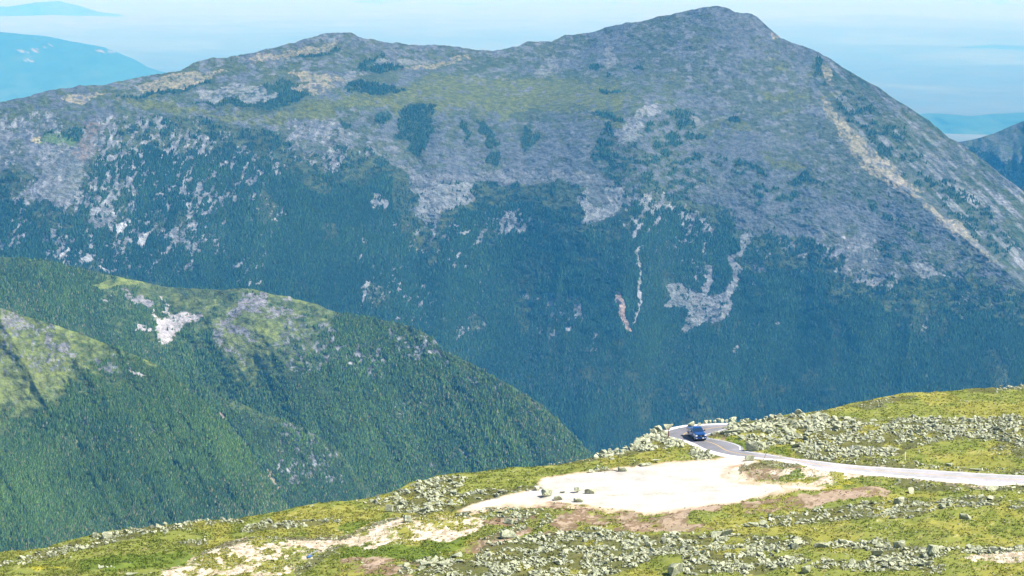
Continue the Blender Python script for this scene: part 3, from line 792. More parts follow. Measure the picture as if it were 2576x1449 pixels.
roadpoly = ROAD_L + ROAD_R[::-1]
m_road = inpoly(MXg, MYg, roadpoly).astype(float)
m_flat = blur(np.maximum(m_road, inpoly(MXg, MYg, LOT)), 5)
m_flat = np.clip(m_flat * 1.8, 0, 1)
BEIGE = [q5([(250, 640), (800, 610), (1050, 680), (750, 850), (1000, 990), (1900, 1000), (2100, 1120), (1300, 1200), (500, 1330), (0, 1420), (-200, 1400), (-200, 800)]), q1([(500, 780), (1000, 830), (1700, 860), (2600, 840), (3000, 880), (2700, 980), (1900, 960), (1100, 920), (600, 880), (0, 900), (0, 780)]),
         r2([(850, 980), (1000, 900), (1250, 830), (1500, 830), (1500, 880), (1200, 930), (900, 1000)])]
m_beige = np.zeros(MXg.shape)
for _p in BEIGE: m_beige = np.maximum(m_beige, inpoly(MXg, MYg, _p).astype(float))
m_beige = blur(m_beige, 5)
m_lot = blur(inpoly(MXg, MYg, LOT).astype(float), 3)


def gz(X, Y, flat=None):
    X = np.asarray(X, float); Y = np.asarray(Y, float)
    z = GA + GB * X
    px, py = toscreen(X, Y, z)
    f = lookup(m_flat, px, py)
    b = (fbm(X / 9, Y / 9, 4, 201) - 0.5) * 1.3 + (fbm(X / 2.2, Y / 2.2, 3, 207) - 0.5) * 0.35
    b2 = (fbm(X / 2.2, Y / 2.2, 3, 209) - 0.5) * 0.06
    return z + b * (1 - f) + b2 * f - 0.12 * f


LAY = []   # (name, polygons)
brown = [r2([(1480, 1170), (1560, 1100), (1600, 1040), (1640, 970), (1700, 930), (2000, 945), (2300, 955), (2620, 940), (2620, 1130), (2300, 1120), (2100, 1130), (1900, 1090), (1700, 1110)]),
         r3([(0, 930), (200, 915), (500, 880), (700, 850), (900, 850), (1150, 810), (1400, 790), (1560, 790), (1560, 850), (1350, 880), (1150, 900), (950, 940), (750, 960), (500, 975), (350, 990), (100, 960), (0, 990)]),
         r3([(0, 1060), (150, 1050), (340, 1060), (300, 1090), (100, 1110), (0, 1110)]), r2([(1250, 860), (1550, 840), (1700, 900), (1650, 960), (1500, 930), (1300, 900)]), r2([(950, 1000), (1300, 990), (1500, 1000), (1450, 1100), (1340, 1160), (1100, 1250), (900, 1270), (1030, 1180), (1250, 1090), (1100, 1060)]),
         r3([(440, 600), (900, 600), (1000, 650), (700, 730), (480, 720), (420, 650)]), z4([(1340, 380), (1500, 360), (1720, 420), (1650, 470), (1480, 460), (1340, 435)]), r2([(0, 1300), (300, 1290), (700, 1380), (500, 1449), (0, 1449)])]
pale = [r1([(1180, 1460), (1250, 1420), (1350, 1380), (1440, 1330), (1560, 1260), (1700, 1200), (1850, 1165), (2300, 1150), (2576, 1140), (2576, 1195), (2450, 1250), (2320, 1310), (2200, 1370), (2080, 1460)]),
        r2([(-10, 1150), (150, 1100), (300, 1040), (500, 1005), (800, 990), (1060, 1010), (1080, 1080), (950, 1145), (700, 1180), (450, 1210), (200, 1230), (-10, 1190)]),
        r3([(1980, 1320), (2200, 1290), (2400, 1268), (2700, 1250), (2700, 1370), (2400, 1362), (2280, 1330), (2100, 1330)]), r3([(600, 680), (850, 650), (1050, 650), (1200, 690), (1150, 740), (900, 760), (700, 780), (1100, 700)]),
        r3([(840, 600), (1000, 640), (1300, 670), (1700, 705), (2200, 745), (2576, 760), (2576, 780), (2100, 760), (1600, 715), (1200, 690), (960, 660)])]
yellow = [r3([(980, 800), (1200, 740), (1300, 720), (1400, 740), (1380, 780), (1200, 800), (1050, 840)]), r1([(200, 1370), (450, 1350), (500, 1380), (300, 1400)])]
green = [r2([(0, 1220), (150, 1200), (500, 1220), (800, 1160), (960, 1150), (900, 1220), (700, 1310), (500, 1330), (300, 1280), (0, 1340)]), r2([(1020, 1190), (1250, 1060), (1350, 1000), (1330, 1080), (1200, 1170)]), r3([(600, 690), (850, 620), (1000, 650), (980, 690), (800, 700), (680, 740)]),
         r3([(640, 470), (800, 460), (830, 500), (800, 545), (650, 525)]), r3([(300, 410), (430, 410), (500, 470), (470, 490), (380, 440)]), r2([(0, 1040), (280, 1040), (100, 1120), (0, 1140)]), r1([(600, 1330), (1400, 1270), (1500, 1290), (1300, 1400), (600, 1420)])]
flow = [r3([(1200, 690), (1400, 680), (1380, 720), (1200, 710)]), r3([(1750, 720), (1850, 710), (1830, 740)])]

# ground lower part bare tracks inside lot
STAIN = [q1([(1400, 680), (1600, 690), (1760, 710), (1600, 712)]), q1([(2000, 735), (2200, 740), (2100, 750)]), q1([(1290, 530), (1430, 530), (1350, 545)]), q5([(380, 830), (560, 740), (800, 700), (800, 740), (560, 780)]), q5([(600, 1000), (900, 970), (1000, 1000), (800, 1030)])]


def ground_color(X, Y):
    z = GA + GB * X
    px, py = toscreen(X, Y, z)
    wx = px + (fbm(X / 1.6, Y / 2.5, 4, 221) - 0.5) * 46
    wy = py + (fbm(X / 1.6, Y / 2.5, 4, 227) - 0.5) * 18
    n1 = fbm(X / 3.0, Y / 5.0, 4, 231, 0.6)
    n2 = fbm(X / 0.55, Y / 0.9, 3, 233, 0.7)
    n3 = fbm(X / 14, Y / 20, 3, 235)
    c = np.empty(px.shape + (3,)); c[:] = (0.172, 0.190, 0.038)
    mix(c, smooth(n3 * 0.6 + n1 * 0.4, 0.5, 0.62) * 0.55, np.array([0.26, 0.235, 0.045]))
    mix(c, smooth(n1, 0.48, 0.32) * 0.45, np.array([0.110, 0.145, 0.022]))
    mix(c, (n2 > 0.70) * 0.45, np.array([0.40, 0.34, 0.17]))
    g = np.zeros(px.shape) + 1.0       # grassiness
    for p in green:
        m = inpoly(wx, wy, p); mix(c, m * 0.75, np.array([0.095, 0.14, 0.016]))
    for p in yellow:
        m = inpoly(wx, wy, p) * smooth(n1, 0.4, 0.6); mix(c, m * 0.7, np.array([0.34, 0.31, 0.03]))
    for p in brown:
        m = inpoly(wx, wy, p) & (n1 + 0.5 * (n2 - 0.5) < 0.56)
        mix(c, m * 0.92, np.array([0.180, 0.120, 0.072]))
        m2 = m & (n2 > 0.58); mix(c, m2 * 0.7, np.array([0.36, 0.28, 0.20])); g = np.where(m, 0.15, g)
        m3 = m & (n1 < 0.38); mix(c, m3 * .7, np.array([0.34, 0.26, 0.18]))
    for p in pale:
        m = inpoly(wx + (n2 - .5) * 30, wy + (n2 - .5) * 12, p) & (n1 + 0.4 * (n2 - .5) < 0.55)
        mix(c, m * 0.95, np.array([0.50, 0.40, 0.295]) * 1.0); g = np.where(m, 0.04, g)
        mix(c, (m & (n2 > 0.56)) * 0.65, np.array([0.25, 0.19, 0.12])); mix(c, (m & (n2 < 0.36)) * 0.7, np.array([0.66, 0.58, 0.48]))
    wx3 = px + (fbm(X / 1.2, Y / 1.2, 3, 241) - 0.5) * 16; wy3 = py + (fbm(X / 1.2, Y / 1.2, 3, 243) - 0.5) * 8
    bm_ = lookup(m_beige, px, py) + (n1 - 0.5) * 1.0 + (n2 - 0.5) * 0.5
    kb = smooth(bm_, 0.42, 0.75); mix(c, kb * 0.9, np.array([0.47, 0.36, 0.25])); g = g * (1 - kb)
    kb2 = smooth(bm_, 0.75, 1.15); mix(c, kb2 * 0.8, np.array([0.60, 0.52, 0.43]))
    lm = lookup(m_lot, px, py) + (n1 - 0.5) * 0.5 + (n2 - 0.5) * 0.35
    k1 = smooth(lm, 0.22, 0.40); mix(c, k1 * 0.7 * (1 - 0.9 * kb), np.array([0.36, 0.26, 0.17])); g = g * (1 - k1)
    k2 = smooth(lm, 0.34, 0.62); mix(c, k2, np.array([0.52, 0.43, 0.33]))
    k3 = smooth(lm, 0.50, 0.80)[..., None]
    trk = fbm(X / 9 + Y / 30, Y / 1.1, 4, 251, .6)
    tex = (0.82 + 0.24 * n1 + 0.16 * (n2 - 0.5) + 0.30 * (trk - 0.5))[..., None]
    c = c * (1 - k3) + k3 * np.array([0.475, 0.44, 0.385]) * tex
    m = lm > 0.5
    for p in STAIN:
        mix(c, inpoly(wx3, wy3, p) * 0.6, np.array([0.42, 0.27, 0.16]))
    # pebbly verge beside the road
    rp = inpoly(wx3, wy3, [(x, y + 5) for x, y in ROAD_L] + [(x, y - 3) for x, y in ROAD_R[::-1]])
    mix(c, (rp & ~m) * 0.75, np.array([0.36, 0.31, 0.25])); g = np.where(rp, 0, g)
    # ground under the boulder fields, darkened to paint shade into the gaps
    for p, dens, *_ in FIELDS:
        m = inpoly(wx3, wy3, p) & (n1 < 0.40 + 0.22 * min(dens, 1.0))
        mix(c, m * 0.8, np.array([0.085, 0.085, 0.030])); g = np.where(m, 0.35, g)
    return np.clip(c, 0.01, 0.9), g


# boulder fields: polygon, cover, size range (m), name for the label
FIELDS = [
    (r2([(170, 900), (250, 850), (450, 800), (620, 730), (800, 690), (950, 710), (930, 760), (850, 800), (900, 830), (1100, 790), (1270, 790), (1200, 850), (1000, 900), (850, 960), (600, 970), (400, 960), (330, 910)]), 1.0, 0.5, 1.9, 'grey-green boulder in the rock pile left of the gravel lot'),
    (r2([(1900, 565), (1950, 530), (2050, 520), (2180, 480), (2230, 430), (2300, 400), (2330, 360), (2420, 345), (2560, 440), (2450, 500), (2300, 520), (2150, 545), (2050, 570)]), 1.7, 0.7, 2.1, 'angular boulder in the rock bank below the road bend'),
    (z4([(560, 420), (700, 470), (850, 560), (1000, 610), (1200, 670), (1450, 740), (1600, 770), (1730, 800), (1500, 830), (1350, 850), (1200, 870), (1000, 830), (1020, 760), (920, 650), (700, 650), (500, 560)]), 1.6, 0.6, 1.7, 'boulder in the stone edging between the road and the gravel lot'),
    (r2([(1880, 665), (1960, 630), (2250, 585), (2260, 610), (1980, 655)]), 0.8, 0.5, 1.5, 'boulder on the turf along the top edge of the gravel lot'),
    (r2([(1550, 600), (1760, 570), (1950, 555), (1960, 575), (1760, 600)]), 0.9, 0.4, 1.0, 'stone on the skyline rim left of the road bend'),
    (r2([(1090, 810), (1260, 800), (1480, 750), (1520, 790), (1350, 800), (1200, 840)]), 0.8, 0.4, 1.3, 'rock at the left tip of the gravel lot'),
    (r2([(850, 970), (1100, 920), (1400, 930), (1560, 950), (1500, 990), (1380, 1010), (1100, 1000), (850, 1000)]), 0.9, 0.5, 1.5, 'slab in the stone strip below the gravel lot tip'),
    (r2([(1560, 1000), (1600, 1010), (1590, 1060), (1500, 1100), (1440, 1110), (1530, 1040)]), 1.4, 0.5, 1.3, 'pale rock in the short stone row on the brown soil'),
    (r2([(1330, 1000), (1430, 990), (1400, 1090), (1250, 1170), (1040, 1200), (1200, 1100), (1300, 1060)]), 0.8, 0.5, 1.4, 'rock beside the narrow grass gully'),
    (r2([(1050, 1230), (1250, 1180), (1600, 1130), (1900, 1100), (2200, 1140), (2600, 1150), (2600, 1290), (2400, 1300), (2150, 1400), (2000, 1460), (750, 1460), (700, 1400), (1000, 1300)]), 1.15, 0.4, 1.7, 'lichened boulder in the wide boulder field at the bottom middle'),
    (r2([(550, 1320), (850, 1310), (950, 1370), (700, 1449), (400, 1449), (480, 1370)]), 0.7, 0.5, 1.6, 'pale boulder in the grass left of the bottom boulder field'),
    (r3([(0, 1140), (200, 1130), (500, 1140), (900, 1190), (970, 1215), (700, 1260), (450, 1290), (900, 1300), (960, 1335), (800, 1390), (500, 1420), (0, 1449)]), 1.15, 0.4, 1.7, 'lichened boulder at the right end of the bottom boulder field'),
    (r1([(0, 1340), (350, 1240), (620, 1190), (780, 1130), (1100, 1090), (1500, 1035), (1850, 1000), (1840, 1030), (1600, 1060), (1500, 1085), (1250, 1120), (1000, 1180), (700, 1250), (400, 1290), (200, 1340), (0, 1370)]), 1.1, 0.4, 1.5, 'pale boulder in the long rock band along the left skyline'),
    (r1([(1780, 1105), (2000, 1010), (2100, 1035), (2576, 995), (2576, 1035), (2200, 1070), (1850, 1110)]), 1.2, 0.4, 1.3, 'rock in the stone band on the grass left of the pile'),
    (r1([(1320, 1190), (1640, 1165), (1630, 1215), (1400, 1210)]), 0.9, 0.4, 1.2, 'stone in the small cluster on the left grass'),
    (r1([(1420, 1340), (1560, 1245), (1700, 1195), (2000, 1145), (2576, 1135), (2576, 1160), (2000, 1170), (1740, 1225), (1600, 1270), (1460, 1350)]), 0.9, 0.35, 1.1, 'stone edging the top of the pale stony patch'),
    (r2([(0, 1140), (300, 1030), (480, 990), (700, 970), (710, 1000), (480, 1020), (300, 1070), (20, 1165)]), 1.1, 0.4, 1.2, 'stone edging the upper pale stony strip'),
    (r1([(2200, 1400), (2350, 1300), (2500, 1220), (2600, 1190), (2560, 1240), (2400, 1340), (2250, 1449)]), 0.8, 0.35, 0.9, 'stone along the lower edge of the pale stony patch'),
    (r3([(200, 385), (350, 310), (400, 290), (700, 240), (1000, 240), (1300, 262), (1400, 268), (1330, 330), (1150, 350), (960, 380), (900, 440), (850, 500), (830, 480), (700, 440), (620, 500), (500, 510), (480, 440), (380, 400), (300, 412)]), 1.6, 0.7, 2.35, 'lichened boulder in the rock pile right of the pickup'),
    (r3([(1000, 370), (1400, 280), (1700, 250), (2100, 255), (2620, 255), (2620, 470), (2350, 420), (2100, 410), (1900, 440), (1700, 500), (1650, 540), (1400, 550), (1200, 580), (1000, 590), (850, 540), (830, 490), (960, 400)]), 1.5, 0.5, 1.8, 'grey-green boulder in the broad boulder field above the road'),
    (r3([(2350, 440), (2620, 440), (2620, 560), (2400, 550), (2300, 500)]), 0.5, 0.4, 1.2, 'rock at the right end of the field above the road'),
    (r3([(1290, 165), (1400, 130), (1600, 100), (1760, 105), (1700, 130), (1500, 160), (1560, 190), (1350, 200)]), 0.9, 0.4, 1.2, 'stone in the skyline cluster above the boulder field'),
    (r3([(600, 270), (900, 225), (1290, 165), (1290, 180), (1000, 235), (700, 270)]), 0.7, 0.4, 1.1, 'stone on the skyline rim right of the road'),
    (r3([(2130, 50), (2350, 30), (2480, 20), (2640, -10), (2640, 40), (2480, 45), (2200, 70)]), 0.9, 0.4, 1.4, 'stone on the top right skyline'),
    (r3([(1000, 560), (1400, 560), (1700, 580), (1900, 610), (2130, 630), (2600, 640), (2600, 675), (2130, 660), (1800, 640), (1400, 620), (1100, 600)]), 0.55, 0.4, 1.3, 'rock on the grass just above the lower road'),
    (r3([(340, 1065), (700, 1000), (1030, 950), (1350, 900), (1700, 880), (1800, 900), (2100, 860), (2420, 855), (2380, 930), (2000, 950), (1900, 960), (1700, 1030), (1400, 1020), (1200, 1030), (900, 1055), (500, 1085)]), 0.95, 0.4, 1.6, 'boulder in the rock band across the right slope below the road'),
    (r3([(2420, 870), (2600, 870), (2600, 960), (2480, 960)]), 0.5, 0.5, 1.3, 'rock at the right end of the lower rock band'),
    (r3([(990, 1240), (1100, 1200), (1330, 1200), (1500, 1180), (1700, 1210), (1900, 1230), (2100, 1245), (2620, 1215), (2620, 1262), (2050, 1290), (1870, 1340), (1900, 1400), (1700, 1410), (1300, 1400), (1000, 1385), (900, 1400), (900, 1340), (1100, 1330), (1350, 1310), (1500, 1280), (1330, 1250)]), 1.05, 0.5, 1.8, 'boulder in the rock band at the bottom right'),
    (r3([(800, 1160), (970, 1160), (980, 1210), (760, 1220)]), 0.7, 0.5, 1.4, 'rock between the two bottom boulder fields'),
    (r3([(480, 560), (560, 550), (900, 590), (880, 640), (700, 640), (500, 640), (430, 690), (420, 640)]), 0.9, 0.25, 0.7, 'stone on the gravel mound beside the lot entrance'),
    (r3([(1580, 705), (1800, 715), (2100, 755), (2600, 780), (2600, 830), (2400, 800), (2100, 800), (1700, 790), (1580, 750)]), 0.4, 0.4, 1.4, 'rock in the grass just below the lower road'),
    (r3([(1800, 1380), (1980, 1360), (1950, 1430), (1820, 1440)]), 0.8, 0.4, 1.0, 'stone in the small cluster at the bottom right'),
]

# --- ground mesh
gx, gy = ground_pt(np.array([p[0] for p in SKY_FG], float), np.array([p[1] for p in SKY_FG], float))
es = gx / gy
order = np.argsort(es)
ncol = 1060
s = np.linspace((-290 - 1288) / FPX, (2860 - 1288) / FPX, ncol)
edge = np.interp(s, es[order], gy[order])
near = 288.0
nrow = 300
tt = np.linspace(0, 1, nrow)
YY = near + (edge[None, :] - near) * tt[:, None]
XX = s[None, :] * YY
ZZ = gz(XX, YY)
GCOL, GGR = ground_color(XX, YY)
# drop beyond the rim
rows = [];
for k in range(1, 16):
    d = 0.6 * k ** 2.35
    Yb = edge + d; Xb = s * Yb
    Zb = ZZ[-1] - d * 0.62 - (fbm(Xb / 9, Yb / 9, 3, 5) - .5) * min(d * .4, 6)
    rows.append(np.stack([Xb, Yb, Zb], -1))
# approach towards the viewer (the slope under the camera)
front = []
for k in range(14, 0, -1):
    f = k / 14.0
    Yf = near - (near - 4.0) * f ** 1.0
    Xf = s * near * (1 - f) + s * near * f * 0.8
    Zf = ZZ[0] * (1 - f) + (-2.6) * f
    Zf = Zf - 3.0 * math.sin(math.pi * f)
    front.append(np.stack([Xf, np.full(ncol, Yf), Zf], -1))
GV = np.concatenate([np.array(front), np.stack([XX, YY, ZZ], -1), np.array(rows)], 0)
GCc = np.concatenate([np.repeat(GCOL[:1], 14, 0), GCOL, np.repeat(GCOL[-1:], 15, 0)], 0)
gr = make_mesh('ground', GV.reshape(-1, 3), grid_faces(GV.shape[0], ncol), M['ground'], GCc.reshape(-1, 3), True)
tag(gr, kind='structure')


def place(px, py):
    X, Y = ground_pt(np.asarray(px, float), np.asarray(py, float))
    return X, Y, gz(X, Y)


# ------------------------------------------------------------------ road
def resample(pts, n):
    p = np.asarray(pts, float)
    d = np.r_[0, np.cumsum(np.hypot(*np.diff(p, axis=0).T))]
    t = np.linspace(0, d[-1], n)
    return np.stack([np.interp(t, d, p[:, 0]), np.interp(t, d, p[:, 1])], 1)


def smooth_line(p, it=3):
    p = p.copy()
    for _ in range(it):
        p[1:-1] = 0.25 * p[:-2] + 0.5 * p[1:-1] + 0.25 * p[2:]
    return p


def to_plan(pts):
    X, Y = ground_pt(np.array([a for a, b in pts]), np.array([b for a, b in pts]))
    return np.stack([X, Y], 1)


# keep the pairs of the two edges together while refining
RL = to_plan(ROAD_L); RR = to_plan(ROAD_R)
if len(RL) != len(RR):
    k = min(len(RL), len(RR))
    nL = resample(RL, 300); nR = resample(RR, 300)
else:
    u = np.linspace(0, 1, len(RL)); uu = np.linspace(0, 1, 380)
    nL = np.stack([np.interp(uu, u, RL[:, 0]), np.interp(uu, u, RL[:, 1])], 1)
    nR = np.stack([np.interp(uu, u, RR[:, 0]), np.interp(uu, u, RR[:, 1])], 1)
nL = smooth_line(nL, 8); nR = smooth_line(nR, 8)
print('road pts', len(RL), len(RR))


def road_z(X, Y): return GA + GB * X + 0.03


def strip(name, A, B, lift, mat, parent=None, across=2, col_fn=None, thick=0.0):
    tq = np.linspace(0, 1, across)
    P = A[:, None] * (1 - tq[None, :, None]) + B[:, None] * tq[None, :, None]
    Z = road_z(P[..., 0], P[..., 1]) + lift
    v = np.concatenate([P, Z[..., None]], -1)
    col = col_fn(P[..., 0], P[..., 1]).reshape(-1, 3) if col_fn else None
    if thick:
        lo0 = v[:, :1].copy(); lo1 = v[:, -1:].copy()
        out = (v[:, 0] - v[:, -1]); out /= np.linalg.norm(out, axis=1)[:, None] + 1e-9
        lo0[:, 0] += out * thick * 1.6; lo1[:, 0] -= out * thick * 1.6
        lo0[..., 2] -= thick; lo1[..., 2] -= thick
        v = np.concatenate([lo0, v, lo1], 1)
        if col is not None:
            cc = col.reshape(len(A), across, 3); col = np.concatenate([cc[:, :1] * .6, cc, cc[:, -1:] * .6], 1).reshape(-1, 3)
    f = grid_faces(v.shape[0], v.shape[1])
    o = make_mesh(name, v.reshape(-1, 3), f, mat, col, True, parent)
    # orientation up
    n = o.data.polygons[len(o.data.polygons) // 2].normal
    if n.z < 0: o.data.flip_normals()
    return o


M['asphalt'] = attr_mat('worn_asphalt', 1.5, 0.88, 1.12, 0.4, 0.02, 20, rough=0.85, spec=0.25, sc2=0.3)


def asph(X, Y):
    dust = smooth(X, 30, 52)
    c = np.empty(X.shape + (3,)); c[:] = (0.155, 0.155, 0.165)
    n = fbm(X / 0.8, Y / 2.5, 4, 301)
    c = c * (0.88 + 0.24 * n)[..., None]
    mix(c, dust * (0.80 + 0.2 * n), np.array([0.36, 0.345, 0.345]))
    return c


out_ = nL - nR; out_ /= np.linalg.norm(out_, axis=1)[:, None]
wid = np.linalg.norm(nL - nR, axis=1)
extra = 0.5 + 0.9 * np.exp(-((np.arange(380) - 110) / 60.0) ** 2)
sL = nL + out_ * extra[:, None]; sR = nR - out_ * 0.45
road = strip('road', sL, sR, 0.0, M['asphalt'], across=14, col_fn=asph, thick=0.35)
tag(road, kind='structure')


def paint_mat(name, col, lo):
    b = NB(name)
    n = b.noise(3.0, 5, 0.7)
    c = b.ramp(n, [(0.30, tuple(x * lo for x in col)), (0.5, col)])
    return b.set(0.7, 0.3, color=c)


M['white_line'] = paint_mat('white_road_paint', (0.78, 0.78, 0.78), 0.7)
M['yellow_line'] = paint_mat('yellow_road_paint', (0.50, 0.33, 0.12), 0.65)
k = 0.10
strip('edge_line', nL + out_ * k, nL - out_ * k * 0.5, 0.004, M['white_line'], road)
strip('edge_line', nR + out_ * k * 0.5, nR - out_ * k, 0.004, M['white_line'], road)
sel = nL[:, 0] > 33.0
sl_ = np.argmax(sel)
strip('gravel_shoulder', (nL + out_ * 1.25)[sl_:], (nL + out_ * 0.22)[sl_:], 0.02, attr_mat('pale_road_dust', 1.2, 0.85, 1.1), road, across=4, col_fn=lambda X, Y: np.full(X.shape + (3,), 0.6) * np.array([1, .96, .92]), thick=0.3)
mid = (nL + nR) / 2
mid = smooth_line(mid, 10)
strip('centre_line', mid + out_ * 0.10, mid - out_ * 0.10, 0.004, M['yellow_line'], road)


# ------------------------------------------------------------------ rocks
def proto_rock(seed):
    r = np.random.default_rng(seed)
    bm = bmesh.new()
    kind = seed % 3
    n = 10 if kind != 1 else 12
    for _ in range(n):
        p = r.normal(0, 1, 3); p /= np.linalg.norm(p)
        p = np.sign(p) * np.abs(p) ** 0.7 * (0.8 + 0.25 * r.random())
        bm.verts.new(Vector((p[0] * 0.62, p[1] * 0.5, p[2] * (0.20 if kind == 0 else 0.42 if kind == 1 else 0.30))))
    bmesh.ops.convex_hull(bm, input=bm.verts)
    bmesh.ops.delete(bm, geom=[v for v in bm.verts if not v.link_faces], context='VERTS')
    bmesh.ops.bevel(bm, geom=list(bm.edges), offset=0.016, segments=1, affect='EDGES')
    bmesh.ops.subdivide_edges(bm, edges=[e for e in bm.edges if e.calc_length() > 0.3], cuts=1)
    bmesh.ops.triangulate(bm, faces=bm.faces)
    for v in bm.verts:
        v.co += Vector(r.normal(0, 0.008, 3))
    me = bpy.data.meshes.new('boulder_mesh')
    bm.to_mesh(me); bm.free()
    me.materials.append(M['rock'])
    return me


NPROTO = 26
PROTO = [proto_rock(50 + i) for i in range(NPROTO)]
PV = []; PF = []
for me in PROTO:
    v = np.empty(len(me.vertices) * 3, np.float32); me.vertices.foreach_get('co', v); PV.append(v.reshape(-1, 3))
    f = np.empty(len(me.loops), np.int32); me.loops.foreach_get('vertex_index', f); PF.append(f.reshape(-1, 3))
# cheaper, undetailed versions for the mass of small stones
PVs, PFs = [], []
for i in range(16):
    r = np.random.default_rng(900 + i); bm = bmesh.new()
    for _ in range(11):
        p = r.normal(0, 1, 3); p /= np.linalg.norm(p)
        p = np.sign(p) * np.abs(p) ** 0.7
        bm.verts.new(Vector((p[0] * 0.62, p[1] * 0.5, p[2] * 0.38)))
    bmesh.ops.convex_hull(bm, input=bm.verts)
    bmesh.ops.delete(bm, geom=[v for v in bm.verts if not v.link_faces], context='VERTS')
    bmesh.ops.triangulate(bm, faces=bm.faces)
    bm.verts.ensure_lookup_table(); bm.verts.index_update()
    PVs.append(np.array([v.co[:] for v in bm.verts])); PFs.append(np.array([[v.index for v in f.verts] for f in bm.faces])); bm.free()

cand = []     # px, py, size, field
for fi, (poly, dens, s0, s1, lab) in enumerate(FIELDS):
    pa = np.asarray(poly)
    x0, y0 = pa.min(0); x1, y1 = pa.max(0)
    a = 0.5 * abs(np.dot(pa[:, 0], np.roll(pa[:, 1], 1)) - np.dot(pa[:, 1], np.roll(pa[:, 0], 1)))
    # one stone covers about size*15 px by size*5 px of ground
    n = int(a * dens / 19.0)
    X = rng.uniform(x0 - 10, x1 + 10, n * 8); Y = rng.uniform(y0 - 6, y1 + 6, n * 8)
    wx = X + (fbm(X / 20, Y / 8, 3, 311) - 0.5) * 34; wy = Y + (fbm(X / 20, Y / 8, 3, 313) - 0.5) * 14
    gap = fbm(X / 34, Y / 9, 3, 317 + fi)
    thr = 0.60 if dens >= 1.2 else 0.56 if dens > 0.9 else 0.54
    ok = inpoly(wx, wy, poly) & (gap < thr)
    rp = inpoly(X, Y, [(x, y + 5) for x, y in ROAD_L] + [(x, y - 4) for x, y in ROAD_R[::-1]])
    ok &= ~rp
    X = X[ok][:n]; Y = Y[ok][:n]
    sz = s0 * 0.55 + (s1 - s0 * 0.55) * rng.beta(1.0, 4.6, len(X)) * 1.15
    for q in range(len(X)): cand.append((X[q], Y[q], sz[q], fi))
cand = np.array(cand); cand[:, 2] *= 0.84
# loose stones everywhere on grass
nl = 1500
X = rng.uniform(-60, 2640, nl); Y = rng.uniform(990, 1500, nl)
ysky = np.interp(X, [p[0] for p in SKY_FG], [p[1] for p in SKY_FG])
ok = (Y > ysky + 2) & ~inpoly(X, Y, LOT) & ~inpoly(X, Y, [(x, y + 5) for x, y in ROAD_L] + [(x, y - 4) for x, y in ROAD_R[::-1]])
loose = np.stack([X[ok], Y[ok], 0.15 + 0.6 * rng.beta(1.2, 4, ok.sum()), np.full(ok.sum(), -1)], 1)
# fine rubble on the pale patches
rub = []
for p in pale[:4] + [r3([(420, 600), (900, 600), (1000, 680), (700, 760), (450, 720)])]:
    pa = np.asarray(p); x0, y0 = pa.min(0); x1, y1 = pa.max(0)
    n = int((x1 - x0) * (y1 - y0) / 22)
    X = rng.uniform(x0, x1, n); Y = rng.uniform(y0, y1, n); ok = inpoly(X, Y, p)
    rub.append(np.stack([X[ok], Y[ok], 0.12 + 0.38 * rng.beta(1.3, 4, ok.sum()), np.full(ok.sum(), -2)], 1))
rub = np.concatenate(rub)

inview = (cand[:, 0] > 4) & (cand[:, 0] < 2572) & (cand[:, 1] < 1446)
Xc, Yc_ = ground_pt(cand[:, 0], cand[:, 1])
score = cand[:, 2] / Yc_ * inview

